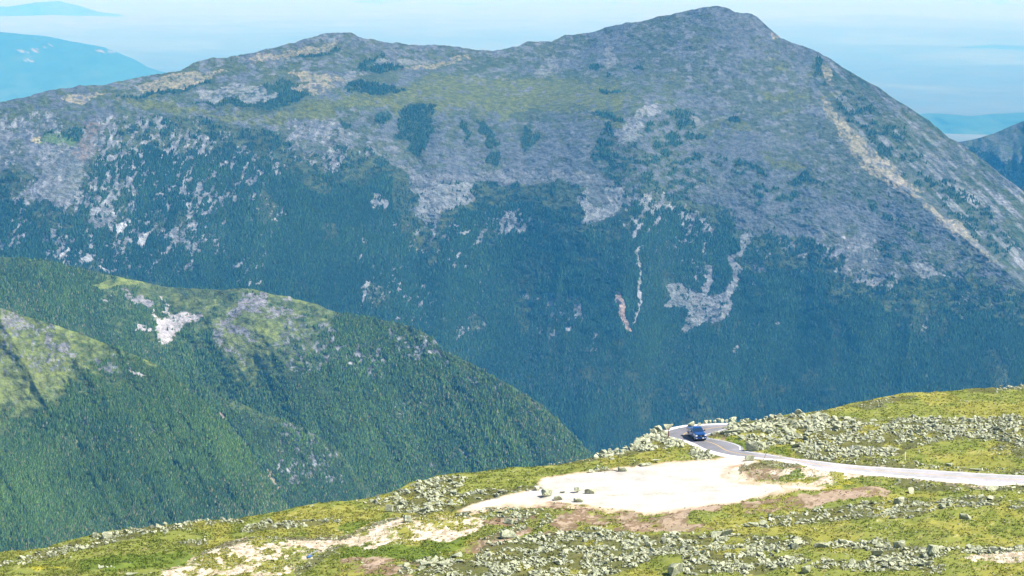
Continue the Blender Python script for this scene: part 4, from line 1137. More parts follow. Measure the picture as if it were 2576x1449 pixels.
# hand placed boulders:  px, py (foot), width m, depth m, height m, yaw, label
HERO = [
    (1376, 1247, 2.3, 1.7, 1.45, 20, 'largest dark-sided boulder at the left end of the white gravel lot'),
    (1404, 1256, 1.6, 1.3, 1.0, -15, 'yellow-green boulder touching the largest boulder on the gravel lot'),
    (1451, 1237, 1.15, 0.9, 1.1, 5, 'small dark brown boulder standing upright on the white gravel lot'),
    (1485, 1239, 1.9, 1.2, 1.0, -10, 'tan slab propped on flat stones on the white gravel lot'),
    (1455, 1260, 1.9, 1.2, 0.75, 12, 'flat-topped greenish slab at the lower edge of the gravel lot'),
    (1487, 1187, 1.2, 0.8, 0.7, 0, 'small grey boulder at the upper left edge of the gravel lot'),
    (1352, 1231, 1.5, 0.8, 0.9, 40, 'leaning pale slab at the left tip of the gravel lot'),
    (1415, 1238, 1.0, 0.6, 0.4, 0, 'low flat stone between the boulders on the gravel lot'),
    (1278, 1354, 3.0, 1.6, 1.4, 15, 'big humped boulder at the foot of the narrow grass gully'),
    (1282, 1313, 1.8, 1.1, 1.0, -20, 'pale leaning slab beside the narrow grass gully'),
    (1071, 1432, 2.1, 1.4, 1.25, 10, 'rounded cream boulder near the bottom edge left of centre'),
    (1115, 1425, 2.0, 1.5, 1.1, -25, 'broad cream slab right of the rounded cream boulder'),
    (1148, 1400, 1.9, 1.2, 0.9, 15, 'cream boulder at the top of the bottom left stone group'),
    (1700, 1446, 2.6, 2.0, 2.1, 30, 'tall grey boulder cut off by the bottom edge at centre right'),
    (1827, 1353, 2.0, 1.3, 1.5, 10, 'upright grey boulder above the bottom boulder field'),
    (1806, 1352, 2.2, 1.2, 1.0, -5, 'flat dark-sided boulder leaning against the upright grey boulder'),
    (1893, 1322, 1.9, 1.2, 0.9, 5, 'dark overhanging slab at the left end of the right rock band'),
    (1919, 1316, 1.4, 0.9, 0.8, 0, 'dark stone beside the overhanging slab in the right rock band'),
    (2294, 1236, 1.6, 1.1, 1.2, 25, 'pale oval boulder in the grass below the lower road'),
    (2427, 1306, 2.1, 1.3, 1.2, 0, 'rounded grey boulder alone on the right grass slope'),
    (2348, 1397, 2.2, 1.5, 1.9, 20, 'pale split boulder with two peaks at the bottom right'),
    (2206, 1396, 2.0, 1.4, 1.3, -20, 'dark round boulder in front of the bottom right rock band'),
    (2262, 1373, 1.9, 1.4, 1.3, 15, 'pale humped boulder crowning the bottom right rock band'),
    (2121, 1370, 1.9, 1.2, 0.9, 10, 'low brown-shaded boulder left of the bottom right rock band'),
    (2068, 1378, 2.6, 1.3, 0.8, -5, 'long flat slab in the bottom right grass'),
    (2006, 1372, 1.7, 1.1, 1.3, 15, 'pale boulder with a lichen cap between the bottom fields'),
    (2027, 1436, 1.6, 1.1, 1.2, 35, 'cream block at the right rim of the bottom boulder field'),
    (1878, 1431, 1.7, 1.0, 0.9, 0, 'black-shadowed block in the bottom boulder field'),
    (2262, 1269, 1.9, 1.2, 1.2, 25, 'white-faced boulder in the rock band below the lower road'),
    (2500, 1204 + 28, 2.2, 1.2, 0.9, 0, 'dark squat boulder below the road at the right edge'),
    (2387, 1168, 1.6, 0.9, 0.6, -20, 'dark tilted slab alone on the grass above the lower road'),
    (2453, 1182, 2.2, 0.9, 0.5, 0, 'flat capstone on the rock heap above the lower road'),
    (1738, 1072, 1.4, 1.0, 1.15, 5, 'pointed cream boulder on the far verge behind the pickup'),
    (1760, 1070, 0.8, 0.7, 0.65, 0, 'white pointed stone just right of the pickup roof'),
    (1680, 1081, 2.0, 1.3, 1.15, 10, 'dark-sided pale boulder at the outside of the road bend'),
    (1657, 1090, 1.9, 1.4, 1.5, 30, 'yellow lichen boulder at the outer corner of the road bend'),
    (1644, 1096, 1.8, 1.3, 1.4, -30, 'cream leaning boulder left of the yellow lichen boulder'),
    (1710, 1077, 0.6, 0.4, 0.3, 0, 'small white stone on the far edge line of the bend'),
    (1846, 1092, 3.6, 2.2, 1.0, -10, 'big dark overhanging slab at the rock pile beside the bend'),
    (1892, 1133, 2.6, 1.8, 2.0, 20, 'largest boulder of the rock pile beside the inner road curve'),
    (1913, 1128, 1.9, 1.3, 1.5, -35, 'upright boulder next to the largest boulder by the inner curve'),
    (1623, 1170, 2.4, 1.3, 0.7, 10, 'long low slab on the turf above the gravel lot'),
    (1651, 1163, 1.5, 0.9, 0.6, -10, 'grey block right of the long low slab above the gravel lot'),
    (1566, 1183, 2.0, 1.2, 0.9, 15, 'humped lichen boulder at the upper rim of the gravel lot'),
    (1887, 1158, 1.8, 1.1, 1.1, 10, 'capped rock stack at the lot entrance'),
    (1714, 1128, 1.0, 0.8, 1.2, 30, 'upright stone in the edging above the gravel lot'),
    (1780, 1142, 1.0, 0.7, 1.25, 10, 'tall block in the stone edging beside the lower white line'),
    (254, 1431, 1.0, 0.7, 0.5, 0, 'lone pale stone on the left grass'),
    (330, 1449, 1.9, 0.9, 0.45, 0, 'flat white rock cut by the bottom edge at left'),
    (270, 1356, 1.9, 1.3, 1.3, 20, 'tallest boulder of the left skyline rock band'),
    (385, 1333, 0.8, 0.6, 0.6, 0, 'small dark stone on the left skyline'),
    (1026, 1318, 1.6, 1.0, 1.3, 20, 'small upright grey stone above the pale strip left of centre'),
    (980, 1281, 1.6, 1.1, 1.4, 0, 'upright grey boulder at the left foot of the rock pile'),
]
WHITE_ROW = [(1776, 1066, .9, .7), (1787, 1065.5, .85, .7), (1798, 1065, .9, .75), (1807, 1063.5, .95, .85), (1818, 1064, .95, .8), (1828, 1064, .9, .7), (1841, 1060, 1.1, .9), (1850, 1059, 1.0, .85)]


def add_rock(px, py, w, d, h, yaw, label, group=None, mesh=None, tilt=(0, 0)):
    X, Y, Z = place(px, py)
    me = mesh or PROTO[(abs(hash(label)) if False else int(px * 7 + py * 3)) % NPROTO]
    o = bpy.data.objects.new('boulder', me)
    S.collection.objects.link(o)
    w, d, h = w * 0.86, d * 0.9, h * 0.84
    vs_ = np.array([v.co[:] for v in me.vertices]); lo, hi = vs_.min(0), vs_.max(0)
    sc_ = (w / (hi[0] - lo[0]), d / (hi[1] - lo[1]), h * 1.12 / (hi[2] - lo[2]))
    o.location = (float(X), float(Y), float(Z) - lo[2] * sc_[2] - 0.2 * h)
    o.rotation_euler = (tilt[0], tilt[1], math.radians(yaw))
    o.scale = sc_
    tag(o, label, 'boulder', group)
    return o


for (px, py, w, d, h, yaw, lab) in HERO:
    add_rock(px, py, w, d, h, yaw, lab, 'big single boulders')
for (px, py, w, h), nth in zip(WHITE_ROW, ('first', 'second', 'third', 'fourth', 'fifth', 'sixth', 'seventh', 'last')):
    add_rock(px, py, w, w * .8, h, px % 60, nth + ' cream rock from the left in the row along the far road verge', 'rocks along the far verge')
n_ind = 300 - len(HERO) - len(WHITE_ROW)
orderc = np.argsort(-score)
ind = orderc[:n_ind]; rest = orderc[n_ind:]
for i in ind:
    px, py, sz, fi = cand[i]
    fi = int(fi)
    X, Y, Z = place(px, py)
    o = bpy.data.objects.new('boulder', PROTO[rng.integers(NPROTO)])
    S.collection.objects.link(o)
    hh = sz * rng.uniform(0.42, 0.9)
    o.location = (float(X), float(Y), float(Z) + hh * 0.22)
    o.rotation_euler = (rng.normal(0, 0.42), rng.normal(0, 0.42), rng.uniform(0, 6.28))
    o.scale = (sz / 1.1, sz / 1.1, hh / 0.75)
    pa_ = np.asarray(FIELDS[fi][0]); x0_, y0_ = pa_.min(0); x1_, y1_ = pa_.max(0)
    hx = ['leftmost', 'far left', 'left', 'middle', 'right', 'far right', 'rightmost'][int(np.clip((px - x0_) / (x1_ - x0_) * 7, 0, 6))]
    hy = ['top', 'upper', 'lower', 'bottom'][int(np.clip((py - y0_) / (y1_ - y0_) * 4, 0, 3))]
    rr = hh / sz
    shp = 'flat slab-like' if rr < 0.55 else 'thick' if rr < 0.75 else 'tall blocky'
    szw = 'big ' if sz > 1.25 else ''
    base_ = FIELDS[fi][4]
    lab_ = '%s%s %s, %s %s part' % (szw, shp, base_, hy, hx)
    if len(lab_.split()) > 16: lab_ = '%s%s %s, %s %s' % (szw, shp, base_, hy, hx)
    if len(lab_.split()) > 16: lab_ = '%s %s, %s %s' % (shp, base_.replace('in the wide', 'in'), hy, hx)
    used_ = globals().setdefault('USED', {})
    used_.setdefault(fi, []).append((o, px, py, sz, shp))
    tag(o, ' '.join(lab_.split()[:16]), 'boulder', FIELDS[fi][4].replace('boulder', 'boulders', 1) if 'boulder ' in FIELDS[fi][4] else 'stones, ' + FIELDS[fi][4])


ORD = ['first', 'second', 'third', 'fourth', 'fifth', 'sixth', 'seventh', 'eighth', 'ninth', 'tenth', 'eleventh', 'twelfth']
bylab = {}
for lst in USED.values():
    for it in lst: bylab.setdefault(it[0]['label'], []).append(it)
for lab_, lst in bylab.items():
    if len(lst) < 2: continue
    lst.sort(key=lambda q: q[1])
    for kx, it in enumerate(lst):
        head = ('leftmost ' if kx == 0 else 'rightmost ' if kx == len(lst) - 1 else ORD[min(kx, 11)] + ' from left: ')
        words = (head + lab_).split()
        while len(words) > 16:
            for drop in ('big', 'wide', 'the', 'part', 'lichened', 'grey-green'):
                if drop in words: words.remove(drop); break
            else: words = words[:16]
        it[0]['label'] = ' '.join(words)


def rot_xyz(a, b, c):
    ca, sa, cb, sb, cc, sc = np.cos(a), np.sin(a), np.cos(b), np.sin(b), np.cos(c), np.sin(c)
    R = np.empty((len(a), 3, 3))
    R[:, 0, 0] = cc * cb; R[:, 0, 1] = cc * sb * sa - sc * ca; R[:, 0, 2] = cc * sb * ca + sc * sa
    R[:, 1, 0] = sc * cb; R[:, 1, 1] = sc * sb * sa + cc * ca; R[:, 1, 2] = sc * sb * ca - cc * sa
    R[:, 2, 0] = -sb; R[:, 2, 1] = cb * sa; R[:, 2, 2] = cb * ca
    return R


def merge_rocks(name, P, label, flat=1.0, protos=(PV, PF)):
    VV, FF = [], []
    off = 0
    X, Y, Z = place(P[:, 0], P[:, 1])
    which = rng.integers(0, len(protos[0]), len(P))
    for pi in range(len(protos[0])):
        m = which == pi
        n = m.sum()
        if not n: continue
        sz = P[m, 2]; hh = rng.uniform(0.40, 0.95, n) * flat
        R = rot_xyz(rng.normal(0, 0.5, n), rng.normal(0, 0.5, n), rng.uniform(0, 6.28, n))
        v = protos[0][pi][None] * np.stack([sz / 1.1, sz / 1.1 * rng.uniform(0.7, 1.1, n), sz * hh / 0.75], 1)[:, None]
        v = np.einsum('nij,nkj->nki', R, v)
        v += np.stack([X[m], Y[m], Z[m] + sz * hh * 0.13], 1)[:, None]
        f = protos[1][pi][None] + (np.arange(n) * len(protos[0][pi]))[:, None, None] + off
        VV.append(v.reshape(-1, 3)); FF.append(f.reshape(-1, 3)); off += n * len(protos[0][pi])
    o = make_mesh(name, np.concatenate(VV), np.concatenate(FF), M['rock'])
    tag(o, label, 'rocks', kind='stuff')
    return o


print('rocks', len(cand), len(loose), len(rub))
merge_rocks('boulder_field', cand[rest], 'masses of smaller lichened rocks filling the boulder fields on the near slope', protos=(PV, PF))
merge_rocks('stones', loose, 'small stones scattered through the turf of the near slope', 0.8, (PVs, PFs))
merge_rocks('rubble', rub, 'fine pale rubble on the bare stony patches', 0.7, (PVs, PFs))

# ------------------------------------------------------------------ grass tufts
nt = 150000
ss = rng.uniform(s[0], s[-1], nt); tq = rng.random(nt)
eg = np.interp(ss, s, edge)
Yt = 292 + (eg - 292) * tq; Xt = ss * Yt
cc, gg = ground_color(Xt, Yt)
pxt, pyt = toscreen(Xt, Yt, GA + GB * Xt)
keep = (rng.random(nt) < gg) & (gg > 0.12) & (pyt < 1475) & (fbm(Xt / 1.5, Yt / 1.5, 3, 401) > 0.38)
Xt, Yt, cc = Xt[keep], Yt[keep], cc[keep]
Zt = gz(Xt, Yt)
n = len(Xt)
print('tufts', n)
nb = 4
h = rng.uniform(0.08, 0.25, n)
az = rng.uniform(0, 6.28, (n, nb)); w = rng.uniform(0.05, 0.14, (n, nb))
lean = rng.normal(0, 0.08, (n, nb, 2))
bx = Xt[:, None] + rng.normal(0, 0.10, (n, nb)); by = Yt[:, None] + rng.normal(0, 0.10, (n, nb))
zz = np.repeat(Zt[:, None], nb, 1) - 0.03
a = np.stack([bx + np.cos(az) * w, by + np.sin(az) * w, zz], -1); b = np.stack([bx - np.cos(az) * w, by - np.sin(az) * w, zz], -1)
c_ = np.stack([bx + lean[..., 0] + 0.05, by + lean[..., 1], zz + h[:, None] * rng.uniform(0.7, 1.2, (n, nb))], -1)
V_ = np.stack([a, b, c_], 2).reshape(-1, 3)
colt = np.repeat((cc * rng.uniform(0.95, 1.5, (n, 1)))[:, None], nb * 3, 1).reshape(-1, 3)
gro = make_mesh('grass', V_, np.arange(len(V_)).reshape(-1, 3), M['grass'], np.clip(colt, 0, .9))
tag(gro, 'yellow-green alpine sedge and grass covering the near slope', 'grass', kind='stuff')


# ------------------------------------------------------------------ posts
def post(name, px, py, h, r, lean_x, mat, label, cap=None, group='marker posts beside the road', cat='post', seg=10):
    X, Y, Z = place(px, py)
    bm = bmesh.new()
    rings = []
    for t, rr in ((-0.15, 1.15), (0.0, 1.1), (0.5, 1.0), (0.96, 0.95), (1.0, 0.6)):
        ring = [bm.verts.new((math.cos(a) * r * rr + lean_x * max(t, 0) * h, math.sin(a) * r * rr, t * h)) for a in [2 * math.pi * i / seg for i in range(seg)]]
        rings.append(ring)
    for A, B in zip(rings, rings[1:]):
        for i in range(seg): bm.faces.new((A[i], A[(i + 1) % seg], B[(i + 1) % seg], B[i]))
    bm.faces.new(rings[-1]); bm.faces.new(rings[0][::-1])
    me = bpy.data.meshes.new(name); bm.to_mesh(me); bm.free(); me.materials.append(mat)
    o = bpy.data.objects.new(name, me); S.collection.objects.link(o); o.location = (float(X), float(Y), float(Z))
    tag(o, label, cat, group)
    if cap:
        t0, t1c, m2 = cap
        bm = bmesh.new()
        R2 = []
        for t in (t0, t1c):
            R2.append([bm.verts.new((math.cos(a) * r * 1.25 + lean_x * t * h, math.sin(a) * r * 1.25, t * h)) for a in [2 * math.pi * i / seg for i in range(seg)]])
        for i in range(seg): bm.faces.new((R2[0][i], R2[0][(i + 1) % seg], R2[1][(i + 1) % seg], R2[1][i]))
        bm.faces.new(R2[1]); bm.faces.new(R2[0][::-1])
        me = bpy.data.meshes.new('band'); bm.to_mesh(me); bm.free(); me.materials.append(m2)
        c = bpy.data.objects.new('reflective_band', me); S.collection.objects.link(c); c.parent = o
    return o


wood_w = simple('bleached_white_wood', (0.80, 0.77, 0.72), 0.8, 0.2, nz=4, amp=0.12)
wood_g = simple('grey_weathered_wood', (0.25, 0.25, 0.25), 0.85, 0.2, nz=5, amp=0.2)
wood_b = simple('red_brown_wood', (0.17, 0.065, 0.045), 0.7, 0.3, nz=5, amp=0.2)
white_p = simple('white_reflector', (0.7, 0.65, 0.62), 0.5, 0.4)
post('marker_post', 1682, 1108, 1.75, 0.10, -0.02, wood_b, 'red-brown post with a pale band standing at the road bend', (0.78, 0.9, white_p))
post('snow_stake', 2052, 1146, 1.95, 0.085, -0.04, wood_w, 'straight white stake in the boulders above the road, leftmost of the white stakes')
post('snow_stake', 2140, 1145, 1.35, 0.075, 0.22, wood_w, 'white stake leaning to the right above the road')
post('snow_stake', 2189, 1150, 1.75, 0.11, 0.10, wood_g, 'thick dark grey stake among the stones above the road')
post('snow_stake', 2277, 1160, 1.25, 0.06, 0.0, wood_w, 'thin cream stake on the grass above the lower road, rightmost stake')
post('marker_rod', 1920, 1156, 1.1, 0.035, 0.45, wood_b, 'thin rusty rod leaning right at the lot entrance')
post('snow_stake', 1446, 1288, 1.0, 0.03, 0.35, wood_g, 'thin grey stick leaning on the flat slab below the gravel lot')
# fallen plank and blue drum end near the pale patch
def plank(px0, py0, px1, py1, w, hgt, mat, label, name, cat):
    X0, Y0, Z0 = place(px0, py0); X1, Y1, Z1 = place(px1, py1)
    L = math.hypot(float(X1 - X0), float(Y1 - Y0))
    bm = bmesh.new(); bmesh.ops.create_cube(bm, size=1)
    for v in bm.verts: v.co = Vector((v.co.x * L, v.co.y * w, v.co.z * hgt))
    bmesh.ops.bevel(bm, geom=list(bm.edges), offset=min(w, hgt) * 0.2, segments=2, affect='EDGES')
    me = bpy.data.meshes.new(name); bm.to_mesh(me); bm.free(); me.materials.append(mat)
    o = bpy.data.objects.new(name, me); S.collection.objects.link(o)
    o.location = (float(X0 + X1) / 2, float(Y0 + Y1) / 2, float(Z0 + Z1) / 2 + hgt * 0.9)
    d = Vector((float(X1 - X0), float(Y1 - Y0), float(Z1 - Z0)))
    o.rotation_euler = d.to_track_quat('X', 'Z').to_euler()
    tag(o, label, cat)
    return o


plank(775, 1396, 800, 1382, 0.18, 0.16, wood_g, 'grey weathered timber lying at the edge of the pale stony patch', 'timber', 'timber')
blue_m = simple('faded_blue_plastic', (0.06, 0.14, 0.32), 0.5, 0.4, nz=3, amp=0.2)
plank(772, 1403, 784, 1398, 0.30, 0.22, blue_m, 'faded blue scrap lying below the grey timber', 'scrap', 'scrap')
plank(1418, 1256 + 26, 1434, 1290, 0.12, 0.10, wood_b, 'short brown plank on the soil below the lot boulders', 'plank', 'plank')

# ------------------------------------------------------------------ pickup truck
paint = simple('blue_car_paint', (0.002, 0.060, 0.235), 0.22, 0.6, 0.3, coat=1.0)
glass = simple('dark_window_glass', (0.012, 0.03, 0.06), 0.06, 0.8)
black = simple('black_plastic', (0.012, 0.013, 0.016), 0.5, 0.4)
tyre_m = simple('tyre_rubber', (0.012, 0.012, 0.013), 0.85, 0.2)
chrome = simple('chrome', (0.75, 0.77, 0.8), 0.15, 0.8, 1.0)
lamp_m = simple('headlight_glass', (0.85, 0.85, 0.9), 0.12, 0.9)
amber = simple('amber_lens', (0.7, 0.25, 0.03), 0.3, 0.6)
red_m = simple('red_lens', (0.4, 0.01, 0.01), 0.3, 0.6)
plate_m = simple('white_plate', (0.75, 0.76, 0.74), 0.5, 0.4)


def pobj(name, bm, mat, parent, smooth_sh=False, bevel=0.0):
    if bevel: bmesh.ops.bevel(bm, geom=list(bm.edges), offset=bevel, segments=2, affect='EDGES', clamp_overlap=True)
    bmesh.ops.recalc_face_normals(bm, faces=bm.faces)
    me = bpy.data.meshes.new(name); bm.to_mesh(me); bm.free(); me.materials.append(mat)
    if smooth_sh:
        for p in me.polygons: p.use_smooth = True
    o = bpy.data.objects.new(name, me); S.collection.objects.link(o); o.parent = parent
    return o


def bx(bm, x0, x1, y0, y1, z0, z1):
    vs = [bm.verts.new((x, y, z)) for x in (x0, x1) for y in (y0, y1) for z in (z0, z1)]
    for f in ((0, 1, 3, 2), (4, 6, 7, 5), (0, 4, 5, 1), (2, 3, 7, 6), (0, 2, 6, 4), (1, 5, 7, 3)):
        bm.faces.new([vs[i] for i in f])
    return vs


def loft(bm, sections, close=True):
    """sections: list of lists of (x,y,z) with equal length"""
    rs = [[bm.verts.new(p) for p in s_] for s_ in sections]
    n = len(rs[0])
    for A, B in zip(rs, rs[1:]):
        for i in range(n): bm.faces.new((A[i], A[(i + 1) % n], B[(i + 1) % n], B[i]))
    bm.faces.new(rs[0][::-1]); bm.faces.new(rs[-1])


def cyl_x(bm, x0, x1, y, z, r, seg=28, r1=None):
    r1 = r if r1 is None else r1
    A = [bm.verts.new((x0, y + math.cos(t) * r, z + math.sin(t) * r)) for t in [2 * math.pi * i / seg for i in range(seg)]]
    B = [bm.verts.new((x1, y + math.cos(t) * r1, z + math.sin(t) * r1)) for t in [2 * math.pi * i / seg for i in range(seg)]]
    for i in range(seg): bm.faces.new((A[i], A[(i + 1) % seg], B[(i + 1) % seg], B[i]))
    bm.faces.new(A[::-1]); bm.faces.new(B)


def build_truck():
    t = bpy.data.objects.new('pickup_truck', None); S.collection.objects.link(t)
    # local frame: front towards -Y, length 5.8, half width 1.02
    hw = 1.01
    # body: side outline with wheel arches, extruded across and tumbled slightly inwards
    fy, ry = -1.95, 1.75      # axle positions
    def arch(cy, r=0.50, z=0.42, n=9):
        return [(cy - r * math.cos(math.pi * i / (n - 1)), z + r * math.sin(math.pi * i / (n - 1)) * 0.98) for i in range(n)]
    prof = [(-2.86, 0.42)] + [(y, z) for y, z in arch(fy)] + [(-1.30, 0.40), (1.10, 0.40)] + [(y, z) for y, z in arch(ry)] + [(2.86, 0.52), (2.90, 1.38), (0.62, 1.36), (-1.15, 1.28), (-1.45, 1.24), (-2.55, 1.14), (-2.82, 1.03), (-2.90, 0.75)]
    bm = bmesh.new()
    A = [bm.verts.new((-hw, y, z)) for y, z in prof]; B = [bm.verts.new((hw, y, z)) for y, z in prof]
    n = len(prof)
    for i in range(n): bm.faces.new((A[i], A[(i + 1) % n], B[(i + 1) % n], B[i]))
    fa = bm.faces.new(A[::-1]); fb = bm.faces.new(B)
    for v in A + B:
        s_ = -1 if v.co.x < 0 else 1
        if v.co.z > 1.0: v.co.x -= s_ * 0.06
        if v.co.y < -2.5: v.co.x -= s_ * 0.08
    bmesh.ops.triangulate(bm, faces=[fa, fb])
    body = pobj('body', bm, paint, t)
    # dark inner well so arches read as openings
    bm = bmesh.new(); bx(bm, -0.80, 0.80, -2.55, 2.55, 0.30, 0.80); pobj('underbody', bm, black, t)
    # hood with raised centre and fenders
    bm = bmesh.new()
    loft(bm, [[(-0.86, y, z), (-0.62, y, z + 0.05), (-0.30, y, z + 0.035), (0.30, y, z + 0.035), (0.62, y, z + 0.05), (0.86, y, z), (0.86, y, z - 0.1), (-0.86, y, z - 0.1)] for y, z in ((-1.15, 1.31), (-1.7, 1.27), (-2.35, 1.20), (-2.74, 1.10))])
    pobj('hood', bm, paint, t, bevel=0.012)
    # cargo bed opening (dark liner) and rails
    bm = bmesh.new(); bx(bm, -0.78, 0.78, 0.85, 2.76, 1.20, 1.372); pobj('bed_liner', bm, black, t)
    for s_ in (-1, 1):
        bm = bmesh.new(); bx(bm, s_ * 0.80, s_ * 0.95, 0.70, 2.86, 1.36, 1.42); pobj('bed_rail', bm, paint, t, bevel=0.012)
    bm = bmesh.new(); bx(bm, -0.90, 0.90, 2.78, 2.91, 0.72, 1.43); pobj('tailgate', bm, paint, t, bevel=0.015)
    # cab pillars and roof as one shell
    bm = bmesh.new()
    cabs = [(1.30, 0.94, -1.18, 0.74), (1.45, 0.925, -0.95, 0.73), (1.80, 0.80, -0.42, 0.62), (1.91, 0.74, -0.22, 0.50), (1.945, 0.58, 0.0, 0.32)]
    loft(bm, [[(-w, y0, z), (w, y0, z), (w, y1, z), (-w, y1, z)] for z, w, y0, y1 in cabs])
    cab = pobj('cab', bm, paint, t, bevel=0.02)
    # windscreen and windows stand a little proud of the shell
    def quad(name, pts, mat, off, parent, thick=0.012):
        bm = bmesh.new()
        p = [Vector(q) for q in pts]
        nrm = (p[1] - p[0]).cross(p[2] - p[0]).normalized()
        if nrm.dot(Vector(off)) < 0: nrm = -nrm
        f = [bm.verts.new(q + nrm * thick) for q in p]; g = [bm.verts.new(q - nrm * 0.01) for q in p]
        bm.faces.new(f); bm.faces.new(g[::-1])
        for i in range(len(p)): bm.faces.new((f[i], f[(i + 1) % len(p)], g[(i + 1) % len(p)], g[i]))
        return pobj(name, bm, mat, parent)
    quad('windscreen', [(-0.86, -1.10, 1.352), (0.86, -1.10, 1.352), (0.75, -0.44, 1.785), (-0.75, -0.44, 1.785)], glass, (0, -1, 0.3), t, 0.02)
    for s_ in (-1, 1):
        quad('side_window', [(s_ * 0.935, -0.80, 1.40), (s_ * 0.935, -0.18, 1.40), (s_ * 0.815, -0.18, 1.77), (s_ * 0.815, -0.36, 1.77)], glass, (s_, 0, 0), t, 0.014)
        quad('side_window', [(s_ * 0.935, -0.08, 1.40), (s_ * 0.935, 0.58, 1.40), (s_ * 0.815, 0.50, 1.77), (s_ * 0.815, -0.08, 1.77)], glass, (s_, 0, 0), t, 0.014)
        # doors: thin panels with handles
        for (y0, y1) in ((-1.12, -0.14), (-0.12, 0.66)):
            bm = bmesh.new(); bx(bm, s_ * 0.995, s_ * 1.018, y0, y1, 0.48, 1.20)
            d = pobj('door', bm, paint, t, bevel=0.006)
            bm = bmesh.new(); bx(bm, s_ * 1.018, s_ * 1.045, y1 - 0.26, y1 - 0.08, 1.02, 1.06); pobj('handle', bm, black, d)
        bm = bmesh.new()
        loft(bm, [[(s_ * x, y, z) for y, z in ((-0.96, 1.33), (-0.80, 1.33), (-0.80, 1.55), (-0.96, 1.55))] for x in (1.02, 1.26)])
        mo = pobj('wing_mirror', bm, black, t, bevel=0.03)
        bm = bmesh.new(); bx(bm, s_ * 0.92, s_ * 1.04, -0.90, -0.84, 1.38, 1.43); pobj('mirror_arm', bm, black, mo)
        bm = bmesh.new(); bx(bm, s_ * 1.012, s_ * 1.10, -1.15, 0.85, 0.36, 0.42); pobj('running_board', bm, black, t, bevel=0.01)
        # headlights
        bm = bmesh.new()
        loft(bm, [[(s_ * 0.60, y, 0.92), (s_ * 0.90, y + 0.02, 0.90), (s_ * 0.93, y + 0.03, 1.08), (s_ * 0.62, y, 1.10)] for y in (-2.80, -2.925)])
        hl = pobj('headlight', bm, lamp_m, t, bevel=0.01)
        bm = bmesh.new(); bx(bm, s_ * 0.84, s_ * 0.935, -2.93, -2.84, 0.84, 0.90); pobj('turn_signal', bm, amber, t)
        bm = bmesh.new(); bx(bm, s_ * 0.90, s_ * 1.0, 2.84, 2.92, 0.95, 1.30); pobj('tail_light', bm, red_m, t)
        bm = bmesh.new(); bx(bm, s_ * 0.66, s_ * 0.84, -2.975, -2.93, 0.56, 0.64); pobj('fog_light', bm, lamp_m, t)
        for cy in (fy, ry):
            w_ = bpy.data.objects.new('wheel', None); S.collection.objects.link(w_); w_.parent = t; w_.location = (s_ * 0.88, cy, 0.41)
            bm = bmesh.new()
            secs = [(-0.13, 0.30), (-0.14, 0.37), (-0.11, 0.41), (0.11, 0.41), (0.14, 0.37), (0.13, 0.30)]
            seg = 32
            rs = [[bm.verts.new((x, math.cos(a) * r, math.sin(a) * r)) for a in [2 * math.pi * i / seg for i in range(seg)]] for x, r in secs]
            for Aa, Bb in zip(rs, rs[1:]):
                for i in range(seg): bm.faces.new((Aa[i], Aa[(i + 1) % seg], Bb[(i + 1) % seg], Bb[i]))
            pobj('tyre', bm, tyre_m, w_, True)
            bm = bmesh.new(); cyl_x(bm, -0.10, 0.10, 0, 0, 0.30, 28)
            for i in range(6):
                a = i * math.pi / 3
                vs = bx(bm, s_ * 0.09, s_ * 0.13, -0.035, 0.035, 0.03, 0.27)
                bmesh.ops.rotate(bm, verts=vs, cent=(0, 0, 0), matrix=Matrix.Rotation(a, 3, 'X'))
            pobj('rim', bm, chrome, w_)
    # grille, bars, badge, bumper, plate
    bm = bmesh.new(); bx(bm, -0.58, 0.58, -2.935, -2.84, 0.74, 1.09)
    g = pobj('grille', bm, black, t, bevel=0.02)
    bm = bmesh.new()
    for z in (0.80, 0.91, 1.02): bx(bm, -0.55, 0.55, -2.952, -2.93, z - 0.012, z + 0.012)
    pobj('grille_bars', bm, simple('blue_grey_trim', (0.05, 0.10, 0.20), 0.3, 0.6, 0.5), g)
    bm = bmesh.new()
    A = [bm.verts.new((math.cos(a) * 0.13, -2.958, 0.92 + math.sin(a) * 0.06)) for a in [2 * math.pi * i / 20 for i in range(20)]]
    B = [bm.verts.new((v.co.x * 0.8, -2.985, 0.92 + (v.co.z - 0.92) * 0.8)) for v in A]
    for i in range(20): bm.faces.new((A[i], A[(i + 1) % 20], B[(i + 1) % 20], B[i]))
    bm.faces.new(B); pobj('badge', bm, chrome, g)
    bm = bmesh.new()
    loft(bm, [[(x, y, z) for y, z in ((-2.84 + c0, 0.44), (-2.98 + c0, 0.48), (-3.0 + c0, 0.68), (-2.84 + c0, 0.74))] for x, c0 in ((-1.0, 0.16), (-0.75, 0.02), (0, 0.0), (0.75, 0.02), (1.0, 0.16))])
    pobj('front_bumper', bm, paint, t, bevel=0.015)
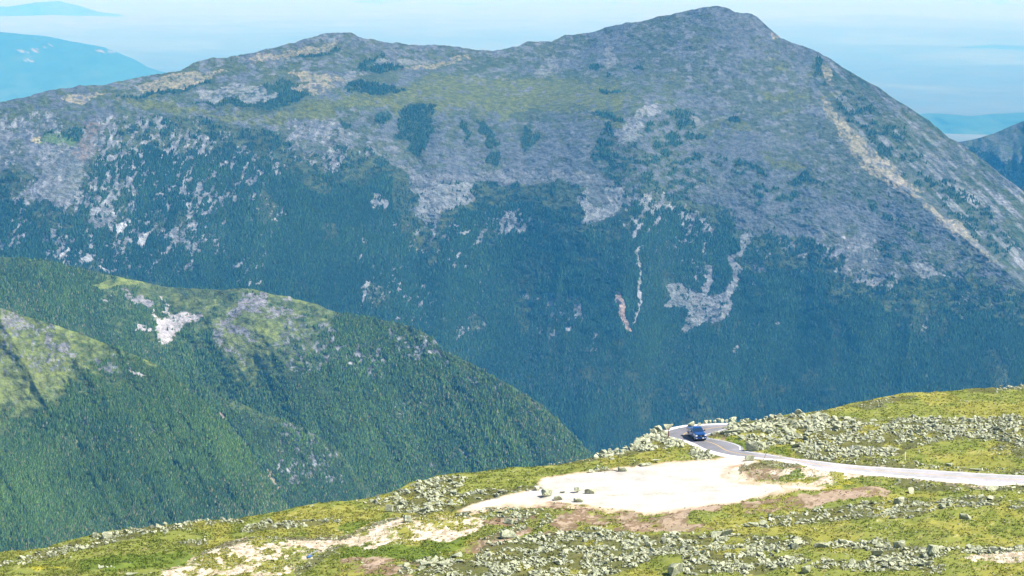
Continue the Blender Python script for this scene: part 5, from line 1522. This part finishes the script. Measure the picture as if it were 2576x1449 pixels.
    bm = bmesh.new(); bx(bm, -0.78, 0.78, -2.93, -2.6, 0.28, 0.45); pobj('air_dam', bm, black, t, bevel=0.02)
    bm = bmesh.new(); bx(bm, 0.18, 0.50, -3.02, -3.0, 0.50, 0.66); pobj('number_plate', bm, plate_m, t)
    bm = bmesh.new(); bx(bm, -0.95, 0.95, 2.85, 3.02, 0.45, 0.66); pobj('rear_bumper', bm, chrome, t, bevel=0.02)
    bm = bmesh.new(); bx(bm, -0.5, 0.4, -1.15, -1.10, 1.345, 1.36); pobj('wiper', bm, black, t)
    return t


truck = build_truck()
fx_, fy_ = ground_pt(1760.5, 1108.0)
yaw = math.radians(10)
# front axle midpoint sits at (fx_, fy_); the truck's origin is 1.95 m behind it
fx_, fy_ = float(fx_), float(fy_)
truck.rotation_euler = (0, -math.atan(GB), yaw)
ox = fx_ - math.sin(yaw) * 1.95
oy = fy_ + math.cos(yaw) * 1.95
truck.location = (ox, oy, float(road_z(ox, oy)) + 0.005)
tag(truck, 'blue pickup truck with its headlights forward driving down the paved road bend', 'pickup truck')

# ------------------------------------------------------------------ haze
def haze():
    bm = bmesh.new()
    x, y0, y1, z0, z1 = 75000, -60, 97000, -2900, 12
    bx(bm, -x, x, y0, y1, z0, z1)
    bmesh.ops.recalc_face_normals(bm, faces=bm.faces)
    me = bpy.data.meshes.new('haze'); bm.to_mesh(me); bm.free()
    m = bpy.data.materials.new('haze_air'); m.use_nodes = True
    nt_ = m.node_tree; nt_.nodes.clear()
    o_ = nt_.nodes.new('ShaderNodeOutputMaterial'); v = nt_.nodes.new('ShaderNodeVolumePrincipled')
    v.inputs['Color'].default_value = (*HAZE_COLOR, 1)
    v.inputs['Absorption Color'].default_value = (1, 1, 1, 1)
    v.inputs['Density'].default_value = HAZE_DENSITY
    v.inputs['Anisotropy'].default_value = 0.0
    nt_.links.new(v.outputs[0], o_.inputs['Volume'])
    me.materials.append(m)
    o = bpy.data.objects.new('haze', me); S.collection.objects.link(o)
    tag(o, 'blue summer haze filling the valley air', 'haze', kind='stuff')


haze()
